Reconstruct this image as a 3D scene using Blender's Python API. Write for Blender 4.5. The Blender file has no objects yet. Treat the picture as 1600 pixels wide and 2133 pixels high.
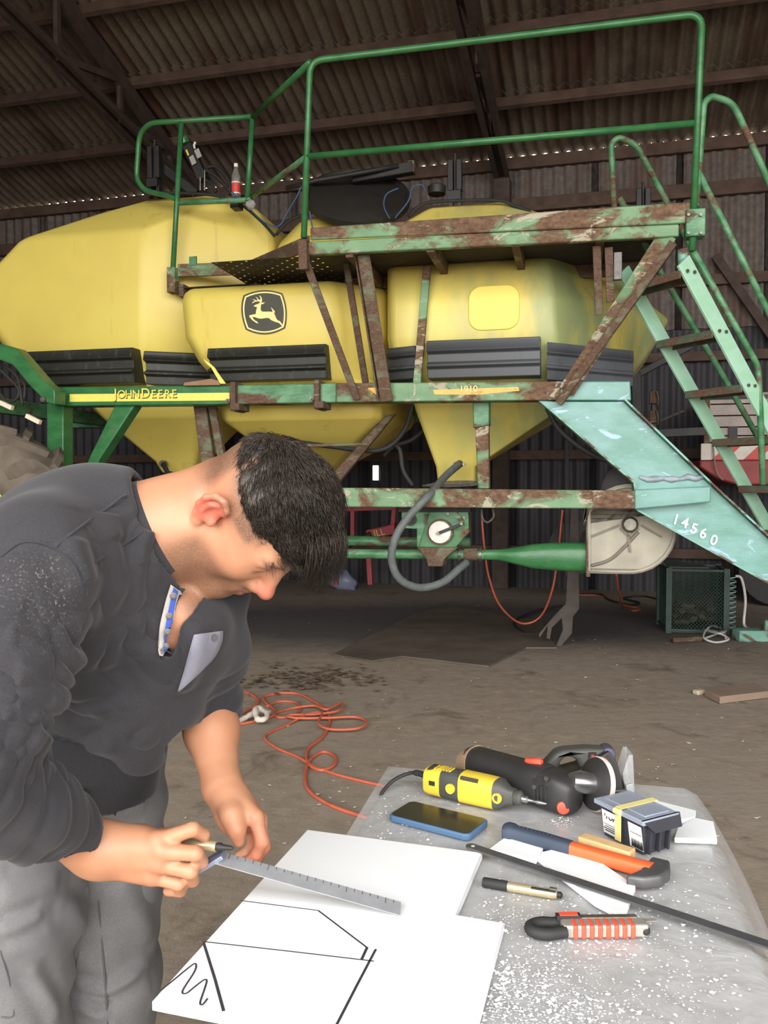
import bpy, bmesh, math, random
import numpy as np
from mathutils import Vector, Matrix, Quaternion
random.seed(7)
SC = bpy.context.scene
COL = SC.collection
R = math.radians
# ------------------------------------------------------------------ camera
FPX = 1725.0; CX = 800.0; CY = 1066.5; CAMZ = 1.36
PITCH = math.atan(56.5 / FPX)
cam_d = bpy.data.cameras.new('camera'); cam = bpy.data.objects.new('camera', cam_d); COL.objects.link(cam)
cam.location = (0, 0, CAMZ); cam.rotation_euler = (math.pi/2 - PITCH, 0, 0)
cam_d.sensor_fit = 'VERTICAL'; cam_d.sensor_height = 36.0; cam_d.sensor_width = 27.0; cam_d.lens = FPX/2133*36.0
cam_d.clip_start = 0.02; cam_d.clip_end = 300
SC.camera = cam
# ------------------------------------------------------------------ sky: overcast daylight, comes in through the open front of the shed
W = bpy.data.worlds.new('overcast_sky'); SC.world = W; W.use_nodes = True
bg = W.node_tree.nodes['Background']; bg.inputs[0].default_value = (1.0, 0.985, 0.965, 1); bg.inputs[1].default_value = 4.2
SC.view_settings.view_transform = 'Standard'; SC.view_settings.look = 'None'
SC.view_settings.exposure = 0.85; SC.view_settings.gamma = 1.0; SC.view_settings.use_curve_mapping = False
# building frame: a runs along the eaves, s away from the camera
BROT = R(15.0); B1 = Vector((math.cos(BROT), -math.sin(BROT), 0)); B2 = Vector((math.sin(BROT), math.cos(BROT), 0))
S_WALL = 11.0; EAVE = 5.60; SLOPE = R(18.0); S_RIDGE = 2.0; S_FRONT = -3.2; A0 = -13.5; A1 = 9.5
DOOR = (-5.0, 9.3, 6.6)     # opening in the front wall behind the photographer: a from, a to, height
pl = bpy.data.lights.new('doorway_daylight', 'AREA'); pl.shape = 'RECTANGLE'; pl.size = DOOR[1]-DOOR[0]; pl.size_y = DOOR[2]
pl.cycles.is_portal = True
plo = bpy.data.objects.new('doorway_daylight', pl); COL.objects.link(plo)
plo.location = B1*((DOOR[0]+DOOR[1])/2) + B2*(S_FRONT+0.02) + Vector((0, 0, DOOR[2]/2))
plo.rotation_euler = (math.pi/2, 0, -BROT)
plo.rotation_euler = (Matrix.Rotation(-BROT, 3, 'Z') @ Matrix.Rotation(R(90), 3, 'X')).to_euler()

# ------------------------------------------------------------------ pixel rays of the 1600x2133 frame
def ray(px, py):
    x = (px-CX)/FPX; y = (CY-py)/FPX
    return Vector((x, math.cos(PITCH) + y*math.sin(PITCH), -math.sin(PITCH) + y*math.cos(PITCH)))
def V(px, py, depth):                        # at world Y = depth
    d = ray(px, py); return d*(depth/d.y) + Vector((0, 0, CAMZ))
def G(px, py, z=0.0):                        # on the horizontal plane z
    d = ray(px, py); return d*((z-CAMZ)/d.z) + Vector((0, 0, CAMZ))
def plane_hit(px, py, o, n):
    d = ray(px, py); c = Vector((0, 0, CAMZ)); return c + d*((o-c).dot(n)/d.dot(n))
# ------------------------------------------------------------------ tags
def tag(o, label=None, cat=None, group=None, kind=None):
    if label: o['label'] = label
    if cat: o['category'] = cat
    if group: o['group'] = group
    if kind: o['kind'] = kind
    return o
def empty(name, loc=(0, 0, 0), rz=0.0, label=None, cat=None, group=None, kind=None):
    o = bpy.data.objects.new(name, None); COL.objects.link(o); o.location = loc; o.rotation_euler = (0, 0, rz)
    o.empty_display_size = 0.1
    return tag(o, label, cat, group, kind)
def copy_tree(o, parent=None):
    c = o.copy(); COL.objects.link(c); c.parent = parent
    for ch in list(o.children): copy_tree(ch, c)
    return c
def put(name, me, mat, parent=None, loc=None, rot=None):
    o = bpy.data.objects.new(name, me); COL.objects.link(o)
    if mat and not me.materials: me.materials.append(mat)
    if parent: o.parent = parent
    if loc is not None: o.location = loc
    if rot is not None: o.rotation_euler = rot
    return o
# ------------------------------------------------------------------ mesh builder
class MB:
    def __init__(s): s.v = []; s.f = []
    def add(s, vs, fs):
        n = len(s.v); s.v += [tuple(p) for p in vs]; s.f += [tuple(i+n for i in f) for f in fs]; return s
    def box(s, c, size, M=None):
        hx, hy, hz = size[0]/2, size[1]/2, size[2]/2; c = Vector(c)
        vs = [Vector((x*hx, y*hy, z*hz)) for z in (-1, 1) for y in (-1, 1) for x in (-1, 1)]
        if M is not None: vs = [M @ p for p in vs]
        return s.add([c+p for p in vs], [(0, 2, 3, 1), (4, 5, 7, 6), (0, 1, 5, 4), (2, 6, 7, 3), (0, 4, 6, 2), (1, 3, 7, 5)])
    def bar(s, p, q, a, b, side=(0, 1, 0)):   # rectangular bar, b measured along side, a across it
        p = Vector(p); q = Vector(q); d = (q-p).normalized(); sd = Vector(side); sd = (sd - d*sd.dot(d)).normalized(); t = d.cross(sd)
        vs = []
        for e in (p, q):
            for i, j in ((-1, -1), (1, -1), (1, 1), (-1, 1)): vs.append(e + t*(a/2*i) + sd*(b/2*j))
        return s.add(vs, [(3, 2, 1, 0), (4, 5, 6, 7), (0, 1, 5, 4), (1, 2, 6, 5), (2, 3, 7, 6), (3, 0, 4, 7)])
    def tube(s, pts, r, seg=10, cap=True, closed=False):
        pts = [Vector(p) for p in pts]; n = len(pts); rr = r if isinstance(r, (list, tuple)) else [r]*n
        vs = []; fs = []; prev = None
        for i, p in enumerate(pts):
            a = pts[i-1] if (i > 0 or closed) else p; b = pts[(i+1) % n] if (i < n-1 or closed) else p
            d = (b-a)
            if d.length < 1e-9: d = Vector((0, 0, 1))
            d.normalize()
            if prev is None:
                up = Vector((0, 0, 1)) if abs(d.z) < .9 else Vector((1, 0, 0)); x = d.cross(up).normalized()
            else: x = (prev - d*prev.dot(d)).normalized()
            prev = x; y = d.cross(x)
            for k in range(seg):
                t = 2*math.pi*k/seg; vs.append(p + (x*math.cos(t) + y*math.sin(t))*rr[i])
        m = n if closed else n-1
        for i in range(m):
            for k in range(seg):
                a = i*seg+k; b = i*seg+(k+1) % seg; j = ((i+1) % n)*seg
                fs.append((a, b, j+(k+1) % seg, j+k))
        if cap and not closed: fs.append(tuple(range(seg-1, -1, -1))); fs.append(tuple(range((n-1)*seg, n*seg)))
        return s.add(vs, fs)
    def loft(s, rings, cap=True, closed=True):
        n = len(rings[0]); vs = [p for r in rings for p in r]; fs = []
        for i in range(len(rings)-1):
            for k in range(n if closed else n-1):
                a = i*n+k; b = i*n+(k+1) % n; fs.append((a, b, b+n, a+n))
        if cap: fs.append(tuple(range(n-1, -1, -1))); fs.append(tuple(range((len(rings)-1)*n, len(rings)*n)))
        return s.add(vs, fs)
    def prism(s, poly, off):                  # poly: 3d points, extruded by off
        off = Vector(off); a = [Vector(p) for p in poly]
        return s.loft([a, [p+off for p in a]])
    def lathe(s, prof, o=(0, 0, 0), axis=(0, 0, 1), seg=24, cap=True):   # prof: (radius, height)
        o = Vector(o); ax = Vector(axis).normalized(); x = ax.orthogonal().normalized(); y = ax.cross(x)
        rings = [[o + ax*h + (x*math.cos(2*math.pi*k/seg) + y*math.sin(2*math.pi*k/seg))*max(r, 1e-4) for k in range(seg)] for r, h in prof]
        return s.loft(rings, cap)
    def ball(s, c, r, seg=12, rin=8):
        c = Vector(c); r = r if isinstance(r, (tuple, list, Vector)) else (r, r, r); rings = []
        for i in range(rin+1):
            t = math.pi*i/rin; z = -math.cos(t); q = max(math.sin(t), 1e-3)
            rings.append([c + Vector((r[0]*q*math.cos(2*math.pi*k/seg), r[1]*q*math.sin(2*math.pi*k/seg), r[2]*z)) for k in range(seg)])
        return s.loft(rings)
    def xform(s, M): s.v = [tuple(M @ Vector(p)) for p in s.v]; return s
    def mesh(s, name, smooth=None):
        me = bpy.data.meshes.new(name); me.from_pydata(s.v, [], s.f); me.validate()
        bm = bmesh.new(); bm.from_mesh(me); bmesh.ops.recalc_face_normals(bm, faces=bm.faces); bm.to_mesh(me); bm.free()
        if smooth is not None:
            me.polygons.foreach_set('use_smooth', [True]*len(me.polygons))
            if smooth < 180:
                me.set_sharp_from_angle(angle=R(smooth))
        return me
    def build(s, name, mat, parent=None, smooth=None, bevel=0, seg=2, loc=None, rot=None, sub=0):
        me = s.mesh(name, smooth if not bevel else (smooth or 40)); o = put(name, me, mat, parent, loc, rot)
        if bevel:
            b = o.modifiers.new('bevel', 'BEVEL'); b.width = bevel; b.segments = seg; b.limit_method = 'ANGLE'; b.angle_limit = R(25); b.harden_normals = False
            me.polygons.foreach_set('use_smooth', [True]*len(me.polygons))
        if sub:
            m = o.modifiers.new('sub', 'SUBSURF'); m.levels = sub; m.render_levels = sub
        return o
def spline(pts, n=8, closed=False):           # Catmull-Rom through points
    pts = [Vector(p) for p in pts]; out = []; m = len(pts)
    for i in range(m if closed else m-1):
        p0 = pts[(i-1) % m] if (i > 0 or closed) else pts[0]; p1 = pts[i]; p2 = pts[(i+1) % m]
        p3 = pts[(i+2) % m] if (i+2 < m or closed) else pts[-1]
        for k in range(n):
            t = k/n
            out.append(0.5*((2*p1) + (p2-p0)*t + (2*p0-5*p1+4*p2-p3)*t*t + (3*p1-p0-3*p2+p3)*t**3))
    if not closed: out.append(pts[-1])
    return out
def bend(pts, r=.06, n=5):                    # polyline with rounded corners
    pts = [Vector(p) for p in pts]; out = [pts[0]]
    for i in range(1, len(pts)-1):
        a, b, c = pts[i-1], pts[i], pts[i+1]; u = (a-b); w = (c-b); k = min(r, u.length*.45, w.length*.45); u.normalize(); w.normalize()
        p, q = b+u*k, b+w*k
        for j in range(n+1):
            t = j/n; out.append(p*(1-t)**2 + b*2*t*(1-t) + q*t*t)
    out.append(pts[-1]); return out
# ------------------------------------------------------------------ materials
def C(r, g, b):
    f = lambda c: (c/255/12.92) if c/255 <= .04045 else ((c/255+.055)/1.055)**2.4
    return (f(r), f(g), f(b), 1.0)
def nmat(name, rough=.6, metal=0.0, spec=.5):
    m = bpy.data.materials.new(name); m.use_nodes = True; nt = m.node_tree; b = nt.nodes['Principled BSDF']
    b.inputs['Roughness'].default_value = rough; b.inputs['Metallic'].default_value = metal; b.inputs['Specular IOR Level'].default_value = spec
    return m, nt, b
def coord(nt, kind='Object', scale=(1, 1, 1)):
    if kind == 'World': src = nt.nodes.new('ShaderNodeNewGeometry').outputs['Position']
    else: src = nt.nodes.new('ShaderNodeTexCoord').outputs[kind]
    mp = nt.nodes.new('ShaderNodeMapping'); mp.inputs['Scale'].default_value = scale; nt.links.new(src, mp.inputs[0]); return mp.outputs[0]
def noise(nt, vec, scale=5, detail=4, rough=.55, dist=0.0):
    n = nt.nodes.new('ShaderNodeTexNoise'); n.inputs['Scale'].default_value = scale; n.inputs['Detail'].default_value = detail
    n.inputs['Roughness'].default_value = rough; n.inputs['Distortion'].default_value = dist; nt.links.new(vec, n.inputs['Vector']); return n.outputs['Fac']
def ramp(nt, fac, lo, hi):
    n = nt.nodes.new('ShaderNodeMapRange'); n.inputs['From Min'].default_value = lo; n.inputs['From Max'].default_value = hi
    nt.links.new(fac, n.inputs['Value']); return n.outputs['Result']
def mixc(nt, fac, a, b):
    n = nt.nodes.new('ShaderNodeMix'); n.data_type = 'RGBA'
    if isinstance(fac, (int, float)): n.inputs[0].default_value = fac
    else: nt.links.new(fac, n.inputs[0])
    for i, x in ((6, a), (7, b)):
        if isinstance(x, tuple): n.inputs[i].default_value = x
        else: nt.links.new(x, n.inputs[i])
    return n.outputs[2]
def bump(nt, b, h, strength=.3, dist=.01):
    n = nt.nodes.new('ShaderNodeBump'); n.inputs['Strength'].default_value = strength; n.inputs['Distance'].default_value = dist
    nt.links.new(h, n.inputs['Height']); nt.links.new(n.outputs[0], b.inputs['Normal'])
def simple(name, col, rough=.6, metal=0.0, var=.18, scale=12, kind='Object', bmp=0.0, spec=.5):
    m, nt, b = nmat(name, rough, metal, spec); v = coord(nt, kind); n = noise(nt, v, scale, 5)
    dk = tuple(c*(1-var) for c in col[:3])+(1,); lt = tuple(min(1, c*(1+var)) for c in col[:3])+(1,)
    nt.links.new(mixc(nt, ramp(nt, n, .3, .7), dk, lt), b.inputs['Base Color'])
    if bmp: bump(nt, b, noise(nt, v, scale*4, 4), bmp)
    return m
def peel(name, paint, paint2, rust_lo, scale=3.0, pale=None, pale_lo=.62, rough=.45, stretch=(1, 1, 2.0), rust=C(82, 58, 46), rust2=C(112, 84, 66), soft=.04):
    """weathered paint over rusted steel; rust_lo: noise level above which the steel is bare"""
    m, nt, b = nmat(name, rough); v = coord(nt, 'Object', stretch)
    big = noise(nt, v, scale, 8, .62, .6); mid = noise(nt, v, scale*2.3, 6, .6); fine = noise(nt, v, scale*11, 5, .6)
    pc = mixc(nt, ramp(nt, mid, .38, .62), paint, paint2)
    rc = mixc(nt, ramp(nt, fine, .35, .68), rust, rust2)
    rf = ramp(nt, big, rust_lo-soft, rust_lo+soft); col = mixc(nt, rf, pc, rc)
    if pale:
        v2 = coord(nt, 'Object', (stretch[0], stretch[1], stretch[2]*1.1)); mp = v2.node; mp.inputs['Location'].default_value = (7.3, 2.1, 4.4)
        pn = noise(nt, v2, scale*1.5, 9, .7, 1.2); col = mixc(nt, ramp(nt, pn, pale_lo-.015, pale_lo+.015), col, pale)
    nt.links.new(col, b.inputs['Base Color'])
    rr = nt.nodes.new('ShaderNodeMapRange'); nt.links.new(rf, rr.inputs['Value']); rr.inputs['To Min'].default_value = rough; rr.inputs['To Max'].default_value = .85
    nt.links.new(rr.outputs[0], b.inputs['Roughness'])
    bump(nt, b, noise(nt, v, scale*5, 7, .65), .25, .008)
    return m
def text_obj(name, body, mat, parent, M, size, extrude=.0008, bold=0.0, xs=1.0, shear=0.0):
    cu = bpy.data.curves.new(name, 'FONT'); cu.body = body; cu.size = size; cu.extrude = extrude; cu.offset = bold; cu.align_x = 'CENTER'; cu.align_y = 'CENTER'; cu.shear = shear
    cu.resolution_u = 4
    t = bpy.data.objects.new('tmp_text', cu); COL.objects.link(t); bpy.context.view_layer.update()
    me = bpy.data.meshes.new_from_object(t.evaluated_get(bpy.context.evaluated_depsgraph_get())); bpy.data.objects.remove(t); bpy.data.curves.remove(cu)
    me.name = name; me.transform(M @ Matrix.Diagonal((xs, 1, 1, 1))); me.materials.clear()
    return put(name, me, mat, parent)
# ================================================================== the shed
def bl(a, s, z): return B1*a + B2*s + Vector((0, 0, z))
def mat_roof():
    m, nt, b = nmat('fibre_cement', .9); v = coord(nt, 'World'); vr = nt.nodes.new('ShaderNodeVectorRotate'); vr.rotation_type = 'Z_AXIS'
    vr.inputs['Angle'].default_value = BROT; nt.links.new(v, vr.inputs['Vector'])
    mp = nt.nodes.new('ShaderNodeMapping'); mp.inputs['Scale'].default_value = (2.2, .35, .35); nt.links.new(vr.outputs[0], mp.inputs[0])
    st = noise(nt, mp.outputs[0], 1.0, 5, .6); fi = noise(nt, v, 30, 5, .65); pa = noise(nt, v, 1.4, 4)
    c = mixc(nt, ramp(nt, fi, .3, .75), C(96, 86, 74), C(122, 111, 97))
    c = mixc(nt, ramp(nt, st, .50, .66), c, C(80, 52, 42)); c = mixc(nt, ramp(nt, pa, .55, .75), c, C(70, 60, 48))
    nt.links.new(c, b.inputs['Base Color']); bump(nt, b, fi, .2, .004); return m
def mat_wallsheet():
    m, nt, b = nmat('old_wall_sheet', .75); v = coord(nt, 'World', (3.0, 3.0, .4)); st = noise(nt, v, 1.0, 5, .6); f = noise(nt, coord(nt, 'World'), 14, 5)
    c = mixc(nt, ramp(nt, f, .3, .7), C(92, 84, 79), C(120, 110, 104)); c = mixc(nt, ramp(nt, st, .5, .7), c, C(92, 70, 60))
    nt.links.new(c, b.inputs['Base Color']); return m
def mat_floor():
    m, nt, b = nmat('trodden_concrete', .92); v = coord(nt, 'World')
    a = noise(nt, v, .9, 7, .62, .4); f = noise(nt, v, 9, 8, .7); d = noise(nt, v, 2.4, 6, .65, .8); g = noise(nt, v, 60, 4, .7)
    c = mixc(nt, ramp(nt, f, .3, .72), C(134, 121, 107), C(164, 149, 132)); c = mixc(nt, ramp(nt, a, .46, .68), c, C(148, 137, 124))
    c = mixc(nt, ramp(nt, d, .56, .72), c, C(104, 88, 74)); c = mixc(nt, ramp(nt, g, .66, .74), c, C(182, 168, 150))
    # floor colour darker in a noisy-edged ellipse under the cart
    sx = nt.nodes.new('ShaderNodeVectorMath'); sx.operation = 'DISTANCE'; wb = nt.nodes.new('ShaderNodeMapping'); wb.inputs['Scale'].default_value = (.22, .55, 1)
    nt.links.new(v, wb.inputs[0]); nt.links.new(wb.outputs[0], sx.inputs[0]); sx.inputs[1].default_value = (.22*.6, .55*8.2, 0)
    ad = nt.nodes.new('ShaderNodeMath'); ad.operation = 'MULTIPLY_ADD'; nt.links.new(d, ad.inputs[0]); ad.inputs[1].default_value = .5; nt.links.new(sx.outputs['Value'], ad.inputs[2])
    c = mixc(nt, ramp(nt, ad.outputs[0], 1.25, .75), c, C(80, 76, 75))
    nt.links.new(c, b.inputs['Base Color'])
    bump(nt, b, noise(nt, v, 7, 9, .68), .5, .02); return m
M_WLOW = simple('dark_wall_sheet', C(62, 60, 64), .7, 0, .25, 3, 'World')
M_ROOF = mat_roof(); M_WSHEET = mat_wallsheet(); M_FLOOR = mat_floor()
M_TIMBER = simple('roof_steel_brown', C(88, 70, 60), .85, 0, .3, 6, 'World', .15)
M_TIMBER2 = simple('truss_steel', C(74, 60, 53), .8, 0, .3, 8, 'World', .1)

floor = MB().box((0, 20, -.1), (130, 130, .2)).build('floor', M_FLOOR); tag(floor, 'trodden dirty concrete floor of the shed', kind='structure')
PW = .146; NW = 7
def sheet_mesh(name, width_waves, length, amp=.032, seg=8, th=.006, holes=(), zs=None):
    """corrugated sheet: x across, y along, z out"""
    n = width_waves*seg+5; ys = zs or [0, length]; mb = MB(); N = n+1
    for side in (0, 1):
        for y in ys:
            for i in range(N): mb.v.append((i*PW/seg, y, amp*math.cos(2*math.pi*i/seg) + side*th))
    L = len(ys)*N
    for j in range(len(ys)-1):
        for i in range(n):
            if any(h[0] <= i < h[1] and j == h[2] for h in holes): continue
            a = j*N+i; mb.f.append((a, a+1, a+1+N, a+N)); mb.f.append((L+a, L+a+N, L+a+N+1, L+a+1))
    for j in (0, len(ys)-1):
        for i in range(n): a = j*N+i; mb.f.append((a, a+1, L+a+1, L+a))
    return mb.mesh(name, 60)
ceiling = empty('ceiling', label='underside of the corrugated shed roof', kind='structure', rz=-BROT)
ROW = .98; n_rows = 9
roof_me = sheet_mesh('roof_sheet', NW, ROW/math.cos(SLOPE)+.16); roof_me.materials.append(M_ROOF)
eave_me = roof_me
for r in range(n_rows):
    s_low = S_WALL + .04 - r*ROW
    z_low = EAVE + math.tan(SLOPE)*(S_WALL - s_low)
    for k in range(int((A1-A0)/(NW*PW))+1):
        o = put('roof_sheet', roof_me, None, ceiling)
        o.location = (A0 + k*NW*PW + random.uniform(-.008, .008), s_low + random.uniform(-.012, .012), z_low + .034 + random.uniform(0, .006))
        o.rotation_euler = (-(SLOPE) + R(1.4), 0, random.uniform(-.003, .003)); o.scale = (1, -1, 1)
        o.rotation_euler = (SLOPE*-1 + R(1.4), 0, 0)
s_top = S_WALL - n_rows*ROW; z_top = EAVE + math.tan(SLOPE)*(n_rows*ROW)
# upper part of the roof and the other slope, out of the photograph
up = MB(); zr = EAVE + math.tan(SLOPE)*(S_WALL-S_RIDGE)
up.box(((A0+A1)/2, (S_FRONT+S_RIDGE)/2, zr - math.tan(SLOPE)*(S_RIDGE-S_FRONT)/2), (A1-A0, (S_RIDGE-S_FRONT)/math.cos(SLOPE)+.3, .03), Matrix.Rotation(SLOPE, 3, 'X'))
up.build('roof_slope', M_ROOF, ceiling)
for r in range(0, n_rows+1):                 # purlins under every sheet joint
    s = S_WALL - .06 - r*ROW; z = EAVE + math.tan(SLOPE)*(S_WALL-s) - .075
    mb = MB().box(((A0+A1)/2, s, z), (A1-A0, .07, .13), Matrix.Rotation(-SLOPE, 3, 'X'))
    if r: mb.build('purlin', M_TIMBER, ceiling, bevel=.006, seg=1)
# roof trusses running from the back wall over our heads
def truss(a):
    zt = lambda s: EAVE + math.tan(SLOPE)*(S_WALL-s) - .22
    bc = MB()
    for da in (-.045, .045): bc.bar((a+da, S_WALL-.15, zt(S_WALL)-.02), (a+da, S_RIDGE, zt(S_WALL)+1.25), .11, .012, (1, 0, 0)); bc.bar((a+da*1.6, S_WALL-.15, zt(S_WALL)-.08), (a+da*1.6, S_RIDGE, zt(S_WALL)+1.19), .012, .06, (1, 0, 0))
    c = bc.build('truss', M_TIMBER2, ceiling)
    MB().bar((a, S_WALL-.1, zt(S_WALL-.1)), (a, S_RIDGE, zt(S_RIDGE)), .16, .11, (1, 0, 0)).build('truss_top_chord', M_TIMBER2, c, bevel=.008, seg=1)
    zb = lambda s: zt(S_WALL) - .02 + 1.25*(S_WALL-.15-s)/(S_WALL-.15-S_RIDGE)
    ss = [S_WALL-1.1-i*1.15 for i in range(7)]
    for i, s in enumerate(ss):
        MB().bar((a, s, zb(s)), (a, s, zt(s)), .06, .05, (1, 0, 0)).build('truss_web', M_TIMBER2, c)
        if i: MB().bar((a, s, zb(s)), (a, ss[i-1], zt(ss[i-1])), .07, .05, (1, 0, 0)).build('truss_web', M_TIMBER2, c)
    MB().box((a, S_WALL-.12, EAVE/2-.15), (.22, .2, EAVE-.3)).build('column', M_TIMBER2, ceiling, bevel=.01, seg=1)
    MB().prism([(a-.006, S_WALL-1.25, zb(S_WALL-1.25)-.03), (a-.006, S_WALL-.8, zb(S_WALL-.8)-.02), (a-.006, S_WALL-.9, zb(S_WALL)+.24), (a-.006, S_WALL-1.3, zb(S_WALL)+.3)], (.012, 0, 0)).build('gusset_plate', M_TIMBER2, c)
TR = []
for px, py in ((425, 430), (1046, 396)):
    p = plane_hit(px, py, bl(0, S_WALL-.15, 0), B2); TR.append(p.dot(B1))
sp = TR[1]-TR[0]
for a in (TR[0]-sp, TR[0], TR[1], TR[1]+sp): truss(a)
# back wall of vertical corrugated sheets on rails
wall_back = empty('wall_back', label='brown-grey corrugated back wall of the shed', kind='structure', rz=-BROT)
H_SPLIT = 3.3
def wall_piece(k, z0, z1, dy, hole=None):
    ht = z1-z0
    if hole:
        za, zb, i0, i1 = hole; me = sheet_mesh('wall_sheet', NW, ht, .02, holes=[(i0, i1, 1)], zs=[0, za-z0, zb-z0, ht]); me.materials.append(M_WLOW)
    else: me = wall_me[(z0, z1)]
    o = put('wall_sheet', me, None, wall_back, (A0+k*NW*PW, S_WALL+.05+dy, z0), (R(90), 0, 0)); return o
wall_me = {}
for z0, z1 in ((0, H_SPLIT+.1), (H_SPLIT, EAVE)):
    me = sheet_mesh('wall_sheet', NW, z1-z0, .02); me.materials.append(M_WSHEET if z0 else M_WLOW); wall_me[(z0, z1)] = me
hp = plane_hit(785, 985, bl(0, S_WALL+.05, 0), B2); ha = hp.dot(B1)-A0; hk = int(ha/(NW*PW)); hi = int((ha-hk*NW*PW)/PW*8)
for k in range(int((A1-A0)/(NW*PW))+1):
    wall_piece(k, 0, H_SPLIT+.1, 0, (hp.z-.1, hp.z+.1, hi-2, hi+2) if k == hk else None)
    wall_piece(k, H_SPLIT, EAVE, -.03)
for z, h, d in ((EAVE-.072, .15, .08), (EAVE-.62, .17, .1), (EAVE-1.72, .13, .08), (H_SPLIT-.35, .12, .08), (1.75, .12, .08), (.5, .12, .08)):
    MB().box(((A0+A1)/2, S_WALL-.03, z), (A1-A0, d, h)).build('wall_rail', M_TIMBER, wall_back, bevel=.006, seg=1)
for pa, pb in (((1490, 532), (1600, 690)), ((1600, 690), (1720, 850))):
    n = B2; p = plane_hit(*pa, bl(0, S_WALL-.1, 0), n); q = plane_hit(*pb, bl(0, S_WALL-.1, 0), n)
    lp = [Vector((x.dot(B1), S_WALL-.1, x.z)) for x in (p, q)]
    MB().bar(lp[0], lp[1], .1, .05).build('wall_brace', M_TIMBER2, wall_back)
# end walls and the front with its wide opening behind the photographer
H = 10.2
for nm, a in (('wall_left', A0), ('wall_right', A1)):
    zz = lambda s: (EAVE + math.tan(SLOPE)*(S_WALL-s)) if s > S_RIDGE else zr - math.tan(SLOPE)*(S_RIDGE-s)
    poly = [bl(a, s, z) for s, z in ((S_FRONT, 0), (S_WALL+.05, 0), (S_WALL+.05, zz(S_WALL)), (S_RIDGE, zz(S_RIDGE)), (S_FRONT, zz(S_FRONT)))]
    o = MB().prism(poly, B1*.06).build(nm, M_WSHEET); tag(o, 'grey corrugated end wall of the shed', kind='structure')
zf = zr - math.tan(SLOPE)*(S_RIDGE-S_FRONT)
fw = MB()
for a0, a1, z0, z1 in ((A0, DOOR[0], 0, zf), (DOOR[1], A1, 0, zf), (DOOR[0], DOOR[1], DOOR[2], zf)):
    fw.prism([bl(a0, S_FRONT, z0), bl(a1, S_FRONT, z0), bl(a1, S_FRONT, z1), bl(a0, S_FRONT, z1)], B2*-.08)
tag(fw.build('wall_front', M_WSHEET), 'front wall of the shed around its wide open doorway', kind='structure')
# ================================================================== the air-seeder cart
MROT = R(13.0); MO = Vector((0, 5.4, 0)); MU = Vector((math.cos(MROT), -math.sin(MROT), 0)); MW = Vector((math.sin(MROT), math.cos(MROT), 0))
def L(p): d = Vector(p)-MO; return Vector((d.dot(MU), d.dot(MW), d.z))         # world -> cart frame
def P(px, py, w): return L(plane_hit(px, py, MO+MW*w, MW))                      # pixel on the cart plane w
def Uz(px, py, w): p = P(px, py, w); return p.x, p.z
cart = empty('seed_cart', MO, -MROT, 'yellow and green air seeder cart with three plastic hoppers, platform and ladder', 'seeder cart')
GRN = C(46, 102, 58); GRN2 = C(60, 118, 70); TEAL = C(94, 146, 132); TEAL2 = C(118, 164, 158); PALE = C(168, 160, 138)
def mat_yellow():
    m, nt, b = nmat('yellow_plastic', .42); v = coord(nt); a = noise(nt, v, 1.1, 5, .6); st = noise(nt, coord(nt, 'Object', (5, 5, .7)), 1.0, 5, .6); f = noise(nt, v, 26, 6, .7)
    c = mixc(nt, ramp(nt, a, .35, .7), C(228, 209, 104), C(216, 194, 98))
    c = mixc(nt, ramp(nt, st, .60, .74), c, C(196, 166, 82))
    # teal overspray, mostly at the front end of the cart
    sep = nt.nodes.new('ShaderNodeSeparateXYZ'); nt.links.new(v, sep.inputs[0]); g = ramp(nt, sep.outputs['X'], -.25, 1.2)
    s2 = noise(nt, coord(nt, 'Object', (3.2, 3.2, 1.1)), 1.0, 5, .55)
    mu = nt.nodes.new('ShaderNodeMath'); mu.operation = 'MULTIPLY'; nt.links.new(g, mu.inputs[0]); nt.links.new(ramp(nt, s2, .37, .56), mu.inputs[1])
    m2 = nt.nodes.new('ShaderNodeMath'); m2.operation = 'MULTIPLY'; nt.links.new(mu.outputs[0], m2.inputs[0]); m2.inputs[1].default_value = .8
    c = mixc(nt, m2.outputs[0], c, C(132, 158, 120)); pk_ = noise(nt, coord(nt, 'Object', (4.5, 4.5, .9)), 1.3, 4, .5); mk_ = nt.nodes.new('ShaderNodeMath'); mk_.operation = 'MULTIPLY'; nt.links.new(g, mk_.inputs[0]); nt.links.new(ramp(nt, pk_, .58, .72), mk_.inputs[1]); c = mixc(nt, mk_.outputs[0], c, C(178, 146, 104)); c = mixc(nt, ramp(nt, f, .70, .80), c, C(150, 126, 66))
    nt.links.new(c, b.inputs['Base Color']); bump(nt, b, noise(nt, v, 5, 4), .06, .02); return m
M_YEL = mat_yellow()
M_YPANEL = simple('yellow_panel', C(236, 214, 84), .4, 0, .05, 3)
def mat_black():
    m, nt, b = nmat('black_plastic', .5); v = coord(nt); f = noise(nt, coord(nt, 'Object', (3, 3, 1)), 7, 6, .65)
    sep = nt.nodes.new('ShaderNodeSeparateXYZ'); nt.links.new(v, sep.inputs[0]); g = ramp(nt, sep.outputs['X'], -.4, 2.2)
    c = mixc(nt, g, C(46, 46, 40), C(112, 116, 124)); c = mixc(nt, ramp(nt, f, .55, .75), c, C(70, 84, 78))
    nt.links.new(c, b.inputs['Base Color']); return m
M_BLK = mat_black()
M_RUBBER = simple('black_rubber', C(40, 40, 40), .7, 0, .25, 14)
M_DARK = simple('dark_steel', C(44, 43, 42), .55, .2, .3, 9)
M_GREEN = peel('green_paint', GRN, GRN2, .68, 3.2, None, rough=.34)
M_GREENW = peel('green_paint_worn', C(56, 112, 70), C(98, 146, 108), .575, 3.0, C(128, 158, 138), .66, rough=.42)
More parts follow.
